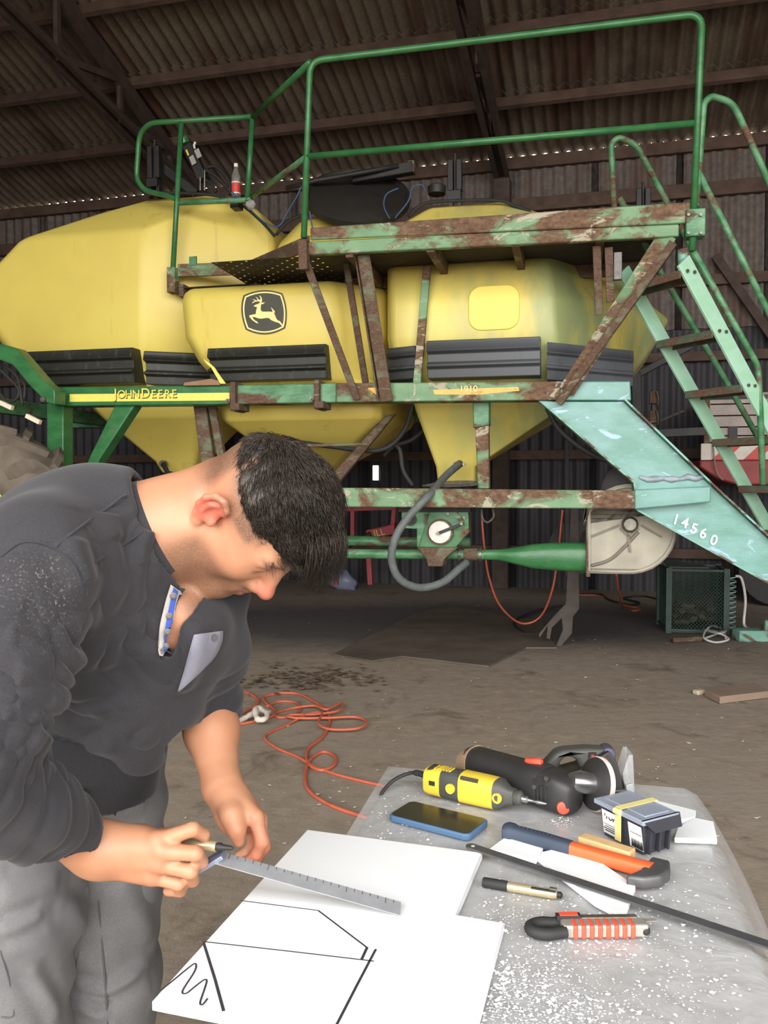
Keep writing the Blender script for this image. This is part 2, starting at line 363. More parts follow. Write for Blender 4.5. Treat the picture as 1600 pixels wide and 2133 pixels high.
M_RUSTG = peel('rusty_green_steel', C(112, 150, 108), C(98, 134, 96), .49, 2.4, PALE, .585, rough=.5, stretch=(1, 1, 1.7), rust=C(84, 60, 46), rust2=C(124, 98, 74))
M_RUST = peel('rusty_steel', C(104, 112, 88), C(102, 86, 66), .44, 4.5, C(124, 120, 94), .63, rough=.7, rust=C(78, 58, 46), rust2=C(108, 84, 66))
M_TEAL = peel('faded_teal_paint', TEAL, TEAL2, .72, 1.6, C(160, 190, 206), .60, rough=.36, soft=.06)
M_TEALB = peel('teal_beam_paint', C(110, 164, 146), C(128, 172, 156), .52, 2.8, C(140, 176, 182), .64, rough=.42)
M_BOLT = simple('bolt_steel', C(120, 116, 106), .45, .7, .3, 30)

def tank_mesh(rings, name, mat, parent, bev=.07):
    """rings: (z, uL, uR, wF, wB, left chamfer (du,dw), right chamfer (du,dw))"""
    rr = []
    for z, u0, u1, w0, w1, (cl, dl), (cr, dr) in rings:
        bc = min(.25, (u1-u0)*.2)
        rr.append([Vector(p) for p in ((u0+cl, w0, z), (u1-cr, w0, z), (u1, w0+dr, z), (u1, w1-bc, z), (u1-bc, w1, z), (u0+bc, w1, z), (u0, w1-bc, z), (u0, w0+dl, z))])
    return MB().loft(rr).build(name, mat, parent, smooth=60, bevel=bev, seg=4)
def row(py, x0, x1, wf, wb, cl=(.12, .12), cr=(.12, .12), zw=None):
    """a tank ring from silhouette pixels: left and right at the side planes, z from py on the plane zw"""
    z = P((x0+x1)/2, py, zw if zw is not None else wf).z
    return (z, P(x0, py, wf+cl[1]).x, P(x1, py, wf+cr[1]).x, wf, wb, cl, cr)
# --- rear tank (left)
t1 = tank_mesh([row(800, 120, 455, 1.0, 2.3, (.2, .15), (.45, .4)), row(736, 28, 545, .93, 2.5, (.12, .1), (.85, .5)), row(690, -5, 560, .88, 2.6, (.12, .1), (.9, .5)),
                row(600, -70, 572, .88, 2.65, (.25, .2), (.95, .5)), row(545, -25, 572, .88, 2.65, (.15, .15), (.95, .5)), row(476, 42, 570, .9, 2.6, (.1, .12), (.95, .45)),
                row(430, 200, 535, 1.15, 2.3, (.1, .1), (.3, .2)), row(409, 296, 486, 1.3, 2.1, (.1, .1), (.1, .1))], 'hopper_tank', M_YEL, cart, .045)
tank_mesh([row(985, 338, 402, 1.5, 1.75, (.03, .03), (.03, .03)), row(960, 322, 410, 1.45, 1.8, (.03, .03), (.03, .03)), row(870, 215, 425, 1.1, 2.2, (.05, .05), (.05, .05)), row(780, 130, 440, 1.02, 2.3, (.1, .1), (.1, .1))], 'hopper_cone', M_YEL, t1, .03)
# --- middle tank
t2 = tank_mesh([row(800, 462, 778, .68, 2.4, (.1, .12), (.28, .25)), row(742, 412, 792, .62, 2.5, (.1, .12), (.34, .3)), row(690, 385, 803, .58, 2.6, (.1, .12), (.36, .3)),
                row(606, 377, 803, .58, 2.6, (.1, .12), (.36, .3)), row(588, 384, 800, .66, 2.6, (.1, .12), (.34, .3))], 'hopper_tank', M_YEL, cart, .05)
tank_mesh([row(560, 575, 850, 1.05, 2.4), row(497, 573, 850, 1.12, 2.3), row(455, 610, 812, 1.25, 2.15), row(446, 640, 780, 1.35, 2.1)], 'tank_neck', M_YEL, t2, .05)
tank_mesh([row(985, 640, 690, 1.55, 1.75, (.03, .03), (.03, .03)), row(930, 540, 742, 1.1, 2.1, (.05, .05), (.05, .05)), row(872, 461, 795, .78, 2.3, (.06, .06), (.06, .06)), row(852, 459, 796, .76, 2.4, (.06, .06), (.06, .06)),
           row(790, 470, 780, .8, 2.4, (.06, .06), (.06, .06))], 'hopper_cone', M_YEL, t2, .03)
# --- front tank (right)
t3 = tank_mesh([row(800, 880, 1290, .7, 2.3, (.1, .1), (.6, .5)), row(728, 812, 1338, .58, 2.5, (.05, .1), (.62, .8)), row(690, 806, 1362, .55, 2.55, (.05, .1), (.72, .9)), row(620, 806, 1396, .55, 2.6, (.05, .1), (.86, 1.0)),
                row(548, 806, 1300, .62, 2.6, (.05, .1), (.55, .8)), row(500, 806, 1250, 1.0, 2.5, (.05, .1), (.3, .4)), row(450, 830, 1140, 1.2, 2.2, (.1, .1), (.12, .12)), row(424, 885, 1070, 1.3, 2.1, (.08, .08), (.08, .08))], 'hopper_tank', M_YEL, cart)
tank_mesh([row(1008, 912, 990, 1.2, 1.5, (.02, .02), (.02, .02)), row(972, 908, 990, 1.15, 1.5, (.02, .02), (.02, .02)), row(852, 866, 1166, .95, 2.2, (.03, .03), (.55, .2)), row(795, 850, 1230, .9, 2.3, (.06, .06), (.5, .3))], 'hopper_cone', M_YEL, t3, .03)
def rrect(px0, py0, px1, py1, w, r, off, n=5):
    a = P(px0, py1, w); b = P(px1, py0, w); pts = []
    for cx, cz, t0 in ((b.x-r, b.z-r, 0), (a.x+r, b.z-r, 90), (a.x+r, a.z+r, 180), (b.x-r, a.z+r, 270)):
        for k in range(n+1): t = R(t0+90*k/n); pts.append(Vector((cx+r*math.cos(t), w, cz+r*math.sin(t))))
    return MB().prism(pts, (0, off, 0))
rrect(976, 592, 1083, 690, .553, .09, -.014).build('raised_panel', M_YPANEL, t3, bevel=.012, seg=3)
# gasket lines round the tank tops and lids
for pts, w in ((((296, 412), (330, 402), (400, 403), (450, 408), (500, 425), (545, 462), (572, 492)), 1.16), (((575, 490), (600, 462), (645, 444), (700, 441), (780, 452), (830, 470)), 1.2), (((850, 452), (885, 424), (960, 418), (1040, 418), (1070, 428), (1105, 440)), 1.22)):
    MB().tube(spline([P(x, y, w) for x, y in pts], 5), .013, 6).build('lid_gasket', M_RUBBER, {1.16: t1, 1.2: t2, 1.22: t3}[w], smooth=180)
# emblem on the middle tank: leaping deer in a shield
def emblem():
    w = .575; s = 120/1600
    E = lambda x, y, ww=w: P(490+x*s, 590+y*s, ww)
    def shield(k, ww):
        cx, cy = 805, 800; cs = [(235, 335), (1310, 280), (1385, 1250), (300, 1290)]; mids = [(770, 195), (1430, 760), (845, 1415), (175, 790)]; out = []
        for i in range(4):
            a, b, c = Vector(cs[i]), Vector(mids[i]), Vector(cs[(i+1) % 4]); ctl = b*2 - (a+c)/2
            for j in range(8):
                t = j/8; p = a*(1-t)**2 + ctl*2*t*(1-t) + c*t*t; p = Vector((cx+(p.x-cx)*k, cy+(p.y-cy)*k)); out.append(E(p.x, p.y, ww))
        return out
    M_EB = simple('emblem_black', C(62, 60, 48), .5, 0, .1, 20); M_EY = simple('emblem_cream', C(244, 228, 150), .5, 0, .05, 10)
    e = MB().prism(shield(1.0, w), (0, -.003, 0)).build('emblem', M_EB, t2); e['label'] = 'black shield emblem with a leaping deer'
    ring = MB(); a, b = shield(.935, w-.004), shield(.87, w-.004); n = len(a)
    for i in range(n): ring.add([a[i], a[(i+1) % n], b[(i+1) % n], b[i]], [(0, 1, 2, 3)])
    ring.build('emblem_border', M_EY, e)
    deer = [(515, 630), (560, 600), (650, 565), (690, 545), (675, 510), (620, 505), (540, 520), (480, 560), (470, 548), (510, 505), (550, 480), (530, 465), (480, 462), (485, 450), (540, 452), (580, 475), (625, 470), (610, 430), (570, 382), (590, 385), (640, 430), (665, 465), (695, 460), (705, 420), (668, 340), (685, 342), (735, 400), (748, 470), (735, 545), (780, 535), (828, 520), (800, 560), (770, 585), (725, 580),
            (708, 690), (715, 750), (745, 785), (780, 790), (960, 788), (1030, 800), (1035, 770), (1020, 720), (985, 675), (1005, 678), (1060, 730), (1105, 785), (1100, 815), (1078, 825), (1105, 880), (1135, 960), (1170, 1020), (1250, 1060), (1290, 1120), (1318, 1150), (1305, 1195), (1240, 1125), (1210, 1100), (1100, 1070), (1000, 1025), (940, 968), (860, 965), (720, 985), (640, 975), (560, 945), (480, 935), (500, 985), (560, 1040), (610, 1065), (640, 1110), (615, 1115), (560, 1085), (470, 1020), (390, 925), (395, 895), (440, 880), (570, 855), (582, 770), (608, 665), (560, 652), (520, 645)]
    MB().prism([E(x, y, w-.0035) for x, y in deer], (0, -.0012, 0)).build('emblem_deer', M_EY, e)
emblem()
# black ribbed skirts under the tanks
def skirt(xa, xb, y0, y1, wa, wb, parent):
    zt = P(xa, y0, wa).z; zb = P(xa, y1, wa).z; h = zt-zb
    prof = [(0, 0), (-.03, -.02*h), (-.045, -.28*h), (-.045, -.30*h), (0.0, -.36*h), (.005, -.58*h), (-.035, -.64*h), (-.04, -.70*h), (.0, -.76*h), (.01, -1.0*h), (.2, -1.0*h), (.2, 0)]
    ua, ub = P(xa, y0, wa).x, P(xb, y0, wb).x; rings = []
    for u, w in ((ua, wa), (ub, wb)): rings.append([Vector((u, w+a, zt+b)) for a, b in prof])
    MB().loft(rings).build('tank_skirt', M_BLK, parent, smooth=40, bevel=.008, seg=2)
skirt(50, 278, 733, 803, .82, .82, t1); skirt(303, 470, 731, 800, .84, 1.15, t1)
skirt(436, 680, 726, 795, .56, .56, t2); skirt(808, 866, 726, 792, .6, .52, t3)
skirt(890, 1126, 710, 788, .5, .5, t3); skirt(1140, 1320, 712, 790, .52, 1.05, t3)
# ------------------------------------------------------------------ frame beams
def quadbeam(name, pts, w, d, mat, parent=cart, bev=.008):
    return MB().prism([P(x, y, w) for x, y in pts], (0, d, 0)).build(name, mat, parent, bevel=bev, seg=2)
WB = .40
beam = quadbeam('main_beam', [(116, 806), (488, 803), (488, 842), (116, 846)], WB, .16, M_GREEN)
quadbeam('main_beam_middle', [(488, 802), (700, 798), (700, 838), (488, 842)], WB, .16, M_GREENW, beam)
quadbeam('main_beam_front', [(700, 798), (1168, 794), (1168, 833), (700, 838)], WB, .16, M_RUSTG, beam)
quadbeam('beam_end', [(1160, 794), (1313, 794), (1315, 834), (1160, 834)], WB+.01, .15, M_TEAL, beam)
M_DECY = simple('yellow_decal', C(238, 224, 104), .45, 0, .06, 30); M_DECD = simple('decal_dark', C(92, 78, 34), .5, 0, .1, 20); M_DECO = peel('worn_yellow_decal', C(226, 186, 92), C(214, 170, 84), .60, 6, None, rough=.5)
M_NUM = simple('white_stencil', C(226, 234, 230), .6, 0, .06, 30)
d1 = quadbeam('decal_stripe', [(145, 821), (478, 818), (478, 834), (145, 837)], WB-.003, .0035, M_DECY, beam, 0)
def text_at(name, body, px, py, w, hpx, mat, parent, rot=0.0, bold=0.0, xs=1.0):
    p = P(px, py, w); q = P(px, py+hpx, w); size = (p.z-q.z)/.7
    M = Matrix.Translation(p) @ Matrix.Rotation(rot, 4, 'Y') @ Matrix.Rotation(R(90), 4, 'X'); return text_obj(name, body, mat, parent, M, size, .001, bold, xs)
for ch, lx in zip('JOHNDEERE', (240.5, 253, 268, 283.5, 303, 320, 334, 348.5, 363)):
    big = lx in (240.5, 303)
    for nm, dx, dy, ww, mt, bo in (('letter_shadow', 1.0, 1.4, -.005, M_DECD, .0022), ('letter', 0, 0, -.008, M_DECY, 0)):
        text_at(nm, ch, lx+dx, 822-(lx-240)*.012-(1.5 if big else 0)+dy, WB+ww, 20 if big else 16.5, mt, d1, -.012, bo, 1.0)
d2 = quadbeam('decal_stripe', [(902, 812), (1080, 806), (1082, 814), (1000, 822), (905, 822)], WB-.003, .0035, M_DECO, beam, 0)
text_at('model_number', '1910', 976, 811, WB-.008, 13, simple('number_cream', C(222, 206, 150), .6, 0, .1, 30), d2, -.01, .001, 1.05)
quadbeam('decal_scrap', [(766, 808), (790, 807), (788, 821), (770, 822)], WB-.003, .0035, M_DECO, beam, 0)
for x, y0, y1 in ((486, 796, 856), (660, 792, 852)):          # clamps
    c = MB(); a = P(x-5, y0, WB-.03); b = P(x+6, y1, WB-.03); c.box(((a.x+b.x)/2, WB+.05, (a.z+b.z)/2), (b.x-a.x, .2, a.z-b.z)); c.box(((a.x+b.x)/2+.02, WB+.04, b.z+.03), (.07, .2, .05))
    cl = c.build('clamp', M_RUST, beam, bevel=.005)
    MB().lathe([(.018, 0), (.018, .03), (.01, .03), (.01, .05)], (a.x-.01, WB-.04, b.z+.07), (0, -1, 0), 6).build('bolt', M_BOLT, cl)
back = MB(); bl_, br_ = P(116, 825, 2.5), P(1300, 812, 2.5); back.bar((bl_.x, 2.5, beam_z := P(488, 822, WB).z), (br_.x, 2.5, beam_z), .13, .16); back.build('main_beam_far', M_GREENW, cart, bevel=.01)
for x in (140, 1240):
    u = P(x, 820, 1.5).x; MB().bar((u, WB+.1, beam_z-.02), (u, 2.5, beam_z-.02), .12, .1, (1, 0, 0)).build('cross_beam', M_GREENW, cart, bevel=.008)
# left end: post, diagonal brace, bent arm in front
quadbeam('rear_post', [(97, 838), (132, 838), (132, 1200), (97, 1200)], WB+.02, .13, M_GREEN)
quadbeam('rear_brace', [(240, 842), (282, 842), (205, 960), (120, 1200), (85, 1200), (188, 948)], WB+.04, .12, M_GREEN)
ar = MB().prism([P(x, y, .18) for x, y in ((-60, 706), (0, 716), (30, 724), (92, 796), (114, 812), (114, 842), (96, 838), (62, 804), (26, 760), (0, 750), (-60, 742))], (0, .14, 0)).build('bent_arm', M_GREEN, cart, bevel=.008)
MB().lathe([(.022, 0), (.022, .02), (.012, .02)], P(92, 832, .18), (0, -1, 0), 8).build('bolt', M_BOLT, ar)
for pts in (((0, 770), (20, 790), (38, 810), (35, 830), (15, 838), (0, 820)), ((30, 800), (45, 795), (52, 806), (50, 830)), ((-10, 752), (28, 776), (40, 800), (46, 845))):
    MB().tube(spline([P(x, y, .3) for x, y in pts], 5), .012, 6).build('hydraulic_hose', M_RUBBER, cart, smooth=180)
# lower beam, hitch neck
lowb = quadbeam('lower_beam', [(560, 1016), (735, 1016), (1330, 1022), (1330, 1060), (735, 1056), (560, 1056)], .33, .1, M_RUSTG)
quadbeam('lower_beam_end', [(1322, 1020), (1481, 1013), (1481, 1046), (1322, 1061)], .32, .11, M_TEAL, lowb)
neck = MB().prism([P(x, y, .43) for x, y in ((1119, 833), (1156, 836), (1300, 836), (1316, 852), (1481, 1011), (1600, 1121), (1800, 1300), (1800, 1330), (1600, 1214), (1325, 1061), (1319, 1005))], (0, .2, 0)).build('hitch_neck', M_TEAL, cart, bevel=.006)
fl = MB()
for pts in ([(1300, 836), (1316, 852), (1481, 1011), (1600, 1121), (1800, 1300)], [(1140, 850), (1319, 1005), (1325, 1061), (1600, 1214), (1800, 1330)]):
    for a, b in zip(pts, pts[1:]): fl.bar(P(*a, .5), P(*b, .5), .012, .26)
fl.build('neck_flange', M_TEALB, neck)
wl = MB(); pa, pb = P(1332, 996, .425), P(1468, 996, .425)
wl.tube([pa + (pb-pa)*(i/8) + Vector((0, random.uniform(-.004, .004), random.uniform(-.012, .012))) for i in range(9)], [.012, .02, .024, .014, .024, .013, .022, .02, .012], 7)
wl.build('weld_patch', simple('bare_weld', C(150, 158, 168), .6, .1, .3, 30), neck, smooth=60)
for ch, x, y in (('1', 1408, 1083), ('4', 1427, 1090), ('5', 1446, 1102), ('6', 1465, 1112), ('0', 1487, 1126)):
    text_at('stencil_number', ch, x, y, .42, 21, M_NUM, neck, R(14), .002, .95)
# uprights between the beams
quadbeam('upright', [(986, 832), (1017, 832), (1019, 1018), (995, 1018), (990, 890)], .56, .1, M_RUSTG)
quadbeam('upright_socket', [(984, 832), (1019, 832), (1019, 886), (986, 892)], .545, .12, M_GREENW, lowb)
for x0, x1, x2, x3 in ((402, 428, 452, 424), (432, 448, 476, 462)):
    quadbeam('leaning_strut', [(x0, 846), (x1, 846), (x2, 1010), (x3, 1010)], .62, .06, M_RUST)
quadbeam('hopper_brace', [(800, 868), (824, 860), (700, 1012), (680, 1000)], .9, .06, M_RUST)
quadbeam('hopper_rail', [(530, 927), (770, 922), (770, 928), (530, 934)], .76, .03, M_RUST)
# lower axle beam, cross tube
axle = MB().tube([P(500, 1150, 1.4), P(500, 1150, 2.6)], .09, 12).build('axle', M_DARK, cart, smooth=60)

# ------------------------------------------------------------------ platform with worn edge boards
plat = quadbeam('platform_edge', [(646, 474), (646, 500), (1438, 464), (1438, 420)], -.02, .02, M_RUSTG)
quadbeam('platform_channel', [(640, 503), (640, 531), (1415, 492), (1415, 462)], 0, .05, M_RUSTG, plat)
pz = P(700, 500, 0).z
def deck(u0, u1, w0, w1, z, holes, name='deck_plate'):
    mb = MB()
    if not holes: return mb.box(((u0+u1)/2, (w0+w1)/2, z), (u1-u0, w1-w0, .006)).build(name, M_DARKD, plat)
    nx = int((u1-u0)/.055); ny = int((w1-w0)/.055)
    dx = (u1-u0)/nx; dy = (w1-w0)/ny
    for i in range(nx):
        for j in range(ny):
            a, b = u0+i*dx, w0+j*dy
            if (i+j) % 2: mb.add([(a, b, z), (a+dx, b, z), (a+dx, b+dy, z), (a, b+dy, z)], [(0, 1, 2, 3)])
            else:
                o = [(a, b, z), (a+dx, b, z), (a+dx, b+dy, z), (a, b+dy, z)]; k = .36; q = [(a+dx*k, b+dy*k, z), (a+dx*(1-k), b+dy*k, z), (a+dx*(1-k), b+dy*(1-k), z), (a+dx*k, b+dy*(1-k), z)]
                mb.add(o+q, [(0, 1, 5, 4), (1, 2, 6, 5), (2, 3, 7, 6), (3, 0, 4, 7)])
    return mb.build(name, M_DARKD, plat)
M_DARKD = simple('dirty_deck_steel', C(58, 50, 44), .8, .1, .3, 8)
uA, uB = P(640, 510, 0).x, P(1420, 480, 0).x; uC = P(525, 560, .9).x; uD = P(372, 560, .9).x
deck(uA, uB, .02, .95, pz-.02, False); deck(uC-.05, uA, .25, 1.35, pz-.02, True); deck(uD, uC, .9, 1.4, pz-.02, False)
for u in [uA+(uB-uA)*t for t in (.12, .35, .58, .8)]:
    MB().box((u, .5, pz-.07), (.05, .95, .08)).build('deck_bearer', M_RUST, plat)
MB().box(((uA+uB)/2, .93, pz-.06), (uB-uA, .05, .1)).build('deck_inner_channel', M_RUST, plat)
def seg_board(name, pa, wa, pb, wb, h, mat, th=.02, down=0):
    a, b = P(*pa, wa), P(*pb, wb); d = (b-a); d.z = 0; n = Vector((-d.y, d.x, 0)).normalized()*th
    MB().loft([[a+Vector((0, 0, h/2)), a-Vector((0, 0, h/2)), a-Vector((0, 0, h/2))+n, a+Vector((0, 0, h/2))+n], [b+Vector((0, 0, h/2)), b-Vector((0, 0, h/2)), b-Vector((0, 0, h/2))+n, b+Vector((0, 0, h/2))+n]]).build(name, mat, plat, bevel=.003)
seg_board('edge_board', (524, 554), .9, (640, 506), .0, .10, M_RUST); seg_board('edge_board', (370, 563), .9, (520, 558), .9, .1, M_RUSTG)
MB().box((uD+.02, 1.2, pz-.04), (.04, .6, .1)).build('edge_board', M_RUST, plat)
MB().box((P(530, 575, .9).x, .95, P(530, 575, .9).z), (.09, .08, .14)).build('bracket', M_RUST, plat)
MB().box((P(400, 548, .88).x, .9, P(400, 544, .9).z), (.06, .02, .07)).build('bracket', M_GREENW, plat)
# struts holding the platform
def strut(pa, wa, pb, wb, a, b, mat, name='strut'):
    return MB().bar(P(*pa, wa), P(*pb, wb), a, b).build(name, mat, plat, bevel=.004)
strut((632, 500), -.02, (634, 562), 0, .06, .06, M_RUST, 'post_socket')
strut((637, 545), .02, (744, 832), WB-.03, .05, .02, M_RUST); strut((720, 540), .5, (762, 800), .58, .045, .03, M_RUST)
s = strut((757, 530), .1, (806, 836), WB-.03, .085, .012, M_RUST); strut((742, 530), .16, (790, 830), WB+.02, .012, .09, M_RUST)
strut((890, 555), .5, (868, 812), .52, .055, .04, M_RUSTG)
strut((1392, 488), .02, (1180, 815), WB-.02, .11, .02, M_RUSTG); strut((1404, 505), .06, (1166, 838), WB, .05, .1, M_RUST)
strut((1243, 512), .12, (1248, 655), .25, .05, .03, M_RUST); strut((1268, 515), .12, (1272, 630), .2, .05, .03, M_RUST)
for w in (.9,): strut((1100, 520), w, (1120, 800), w, .06, .04, M_RUST)

# ------------------------------------------------------------------ guard rails
RT = .021
rail = MB().tube(bend([P(633, 495, -.01), P(646, 127, -.01), P(1463, 28, -.01), P(1442, 522, -.01)], .09, 6), RT, 12).build('guard_rail', M_GREEN, cart, smooth=180)
def rtube(pts, mat=M_GREEN, name='rail_tube', r=RT, parent=None, b=.06): return MB().tube(bend(pts, b, 5), r, 12).build(name, mat, parent or rail, smooth=180)
rtube([P(640, 326, -.01), P(1446, 257, -.01)])
rtube([P(646, 130, -.01), P(526, 244, .9)]); rtube([P(638, 328, -.01), P(526, 409, .9)], M_GREENW)
rtube([P(526, 244, .9), P(515, 420, .9)]); rtube([P(378, 254, .9), P(358, 602, .88)])
rtube([P(528, 243, .9), P(312, 256, .9), P(290, 280, 1.0), P(284, 372, 1.05), P(300, 396, 1.02), P(352, 409, .95), P(370, 416, .9)], M_GREEN, b=.1)
rtube([P(370, 423, .9), P(522, 416, .9)], M_GREENW)
MB().box(P(361, 585, .9), (.07, .09, .2)).build('post_socket', M_RUSTG, rail, bevel=.004)
MB().box(P(1447, 468, .0), (.11, .1, .16)).build('post_socket', M_GREENW, rail, bevel=.006)
for x, y in ((1434, 448), (1460, 448), (1434, 486), (1460, 486)): MB().lathe([(.009, 0), (.009, .012)], P(x, y, -.055), (0, -1, 0), 6).build('bolt', M_BOLT, rail)

# ------------------------------------------------------------------ ladder, turned away from the platform end
A_ = L(V(1432, 560, 4.95)); RUN = Vector((.65, .35, -.86)); RUN = Vector((RUN.dot(MU), RUN.dot(MW), RUN.z)); SPAN = Vector((-.21, .40, 0)); SPAN = Vector((SPAN.dot(MU), SPAN.dot(MW), 0))
M_LAD = peel('pale_green_paint', C(156, 204, 172), C(170, 212, 188), .74, 2.5, None, rough=.3)
side = SPAN.normalized(); tl = 2.35
MB().bar(A_ - RUN*.05, A_ + RUN*tl, .115, .014, side)
lad = MB().bar(A_ - RUN*.05, A_ + RUN*tl, .115, .02, side).build('ladder', M_LAD, cart, bevel=.003)
MB().bar(A_ + SPAN - RUN*.1, A_ + SPAN + RUN*tl, .105, .02, side).build('stringer', M_LAD, lad, bevel=.003)
M_STEP = peel('worn_step', C(70, 84, 66), C(90, 96, 78), .5, 5, None, rough=.6)
fwd = Vector((RUN.x, RUN.y, 0)).normalized()
for i, t in enumerate((.02, .40, .765, 1.13, 1.50, 1.87, 2.24)):
    c = A_ + RUN*t + SPAN*.5
    st = MB().box((0, 0, 0), (SPAN.length, .15, .012)).box((0, .07, -.022), (SPAN.length, .012, .045)).box((0, -.07, -.022), (SPAN.length, .012, .045))
    M = Matrix.Translation(c) @ Matrix((side, fwd, Vector((0, 0, 1)))).transposed().to_4x4(); st.xform(M).build('step', M_STEP, lad, bevel=.004)
    for k in (-.03, .03): MB().lathe([(.011, 0), (.011, .01)], A_ + RUN*t + fwd*k - side*.01, -side, 8).build('bolt', M_BOLT, lad)
def W(px, py, d): return L(V(px, py, d))
def ltube(pts, mat=M_LAD, b=.07): MB().tube(bend(pts, b, 6), .02, 12).build('hand_rail', mat, lad, smooth=180)
ltube([W(1450, 430, 4.97), W(1466, 215, 4.97), W(1482, 200, 4.97), W(1527, 214, 5.0), W(1600, 375, 5.1), W(1720, 640, 5.28)], M_GREENW)
ltube([W(1456, 362, 4.97), W(1600, 648, 5.2), W(1680, 806, 5.34)], M_GREENW)
ltube([W(1442, 520, 5.0), W(1576, 757, 5.25), W(1580, 775, 5.26), W(1590, 1010, 5.27)], M_GREENW, .05)
ltube([W(1282, 480, 5.42), W(1273, 300, 5.4), W(1288, 286, 5.4), W(1326, 301, 5.42), W(1395, 432, 5.52), W(1500, 625, 5.66)], M_GREENW)
ltube([W(1290, 412, 5.4), W(1372, 560, 5.5), W(1500, 772, 5.7), W(1590, 930, 5.85)], M_GREENW)
MB().tube([W(1422, 520, 5.0), W(1424, 580, 5.0)], .03, 10).build('hinge_sleeve', M_TEALB, lad, smooth=60)
MB().box(W(1287, 555, 5.2), (.05, .04, .17)).build('latch_plate', simple('zinc_plate', C(104, 100, 96), .5, .4, .3, 30), cart, bevel=.004)

# torn yellow plastic strap and a cardboard wedge left on the beam
MB().prism([P(x, y, .36) for x, y in ((424, 748), (436, 756), (447, 766), (452, 774), (470, 799), (459, 799), (448, 780), (440, 766), (430, 757))], (0, .012, 0)).build('torn_strap', M_DECY, cart)
MB().prism([P(x, y, .37) for x, y in ((382, 803), (384, 797), (440, 789), (458, 794), (458, 802))], (0, .14, 0)).build('cardboard_wedge', simple('cardboard', C(150, 116, 88), .85, 0, .1, 20), cart)
# ------------------------------------------------------------------ fan, air tube, metering box, hoses
WF = .62
M_FAN = simple('dusty_fan_plastic', C(160, 154, 138), .6, 0, .2, 5, 'Object', .05); M_FANR = simple('fan_rib', C(118, 110, 96), .6, 0, .15, 10)
fc = P(1312, 1102, WF); fr = (P(1312, 1102, WF).z - P(1312, 1196, WF).z)
def fan():
    rim = []
    for k in range(25):
        t = R(-180+270*k/24) if k < 25 else 0
        rim.append(t)
    # snail housing: round on the right, squared off at the outlet flange on the left
    pts = [P(1222, 1194, WF), P(1300, 1196, WF)] + [Vector((fc.x+fr*math.cos(R(a)), WF, fc.z+fr*math.sin(R(a)))) for a in range(-85, 176, 12)] + [P(1222, 1052, WF)]
    h = MB().prism(pts, (0, .3, 0)).build('fan_housing', M_FAN, cart, bevel=.02, seg=3, smooth=40)
    sm = [p + (Vector((fc.x, WF, fc.z))-p)*.06 + Vector((0, -.012, 0)) for p in pts]
    rb = MB().tube(sm, .012, 6, closed=True); rb.build('housing_rim', M_FAN, h, smooth=180)
    for pa, pb in (((1230, 1118), (1290, 1094)), ((1336, 1094), (1378, 1118)), ((1308, 1110), (1313, 1150)), ((1232, 1186), (1345, 1188)), ((1293, 1100), (1312, 1118)), ((1330, 1100), (1312, 1118))):
        MB().bar(P(*pa, WF-.01), P(*pb, WF-.01), .012, .02).build('fan_rib', M_FANR, h)
    MB().tube(spline([P(x, y, WF-.006) for x, y in ((1232, 1178), (1270, 1166), (1300, 1140), (1330, 1108))], 6), .012, 6).build('fan_rib', M_FANR, h, smooth=180)
    MB().lathe([(.055, 0), (.055, .03), (.04, .05), (.02, .05)], P(1312, 1092, WF), (0, -1, 0), 16).build('fan_hub', M_BOLT, h, smooth=40)
    MB().prism([P(x, y, WF-.01) for x, y in ((1221, 1050), (1230, 1050), (1230, 1202), (1221, 1202))], (0, .32, 0)).build('outlet_flange', M_RUST, h, bevel=.004)
    for y in (1115, 1140, 1165, 1185): MB().lathe([(.008, 0), (.008, .012)], P(1226, y, WF-.012), (0, -1, 0), 6).build('bolt', M_BOLT, h)
    MB().lathe([(.26, -.08), (.31, -.06), (.31, .06), (.26, .08)], Vector((fc.x+.12, WF+.42, fc.z+.22)), (0, 1, 0), 28).build('fan_inlet', M_DARK, h, smooth=40)
fan()
def tz(px, y0, y1, w): a, b = P(px, y0, w), P(px, y1, w); return Vector((a.x, w, (a.z+b.z)/2)), (a.z-b.z)/2
prof = [(1222, 1130, 1192), (1190, 1130, 1190), (1150, 1130, 1188), (1110, 1133, 1184), (1070, 1140, 1174), (1040, 1144, 1167), (1008, 1145, 1166)]
rings = []
for px, y0, y1 in prof:
    c, hz = tz(px, y0, y1, .74); hw = .085 if px > 1050 else hz
    rings.append([c + Vector((0, -hw*math.copysign(abs(math.cos(2*math.pi*k/20))**.7, math.cos(2*math.pi*k/20)), hz*math.copysign(abs(math.sin(2*math.pi*k/20))**.7, math.sin(2*math.pi*k/20)))) for k in range(20)])
duct = MB().loft(rings).build('air_duct', M_GREEN, cart, smooth=60)
c0, r0 = tz(1010, 1145, 1166, .74); c1, r1 = tz(720, 1143, 1164, .74); c2, _ = tz(500, 1141, 1162, .74)
MB().tube([c0, c1, c2], r0, 14).build('air_pipe', M_GREENW, duct, smooth=60)
MB().tube([c0+Vector((-.15, .0, .0)), c0+Vector((-.05, 0, 0))], r0*1.25, 14).build('pipe_coupling', M_RUST, duct, smooth=60)
for dx in (-.02, -.17): MB().tube([c0+Vector((dx, 0, 0)), c0+Vector((dx-.018, 0, 0))], r0*1.4, 14).build('hose_clamp', M_BOLT, duct, smooth=60)
ca, ra = tz(900, 1120, 1138, 1.1); MB().tube([ca+Vector((.3, 0, 0)), ca+Vector((-1.4, 0, 0))], ra*1.2, 12).build('air_pipe', M_GREENW, duct, smooth=60)
WM = .58
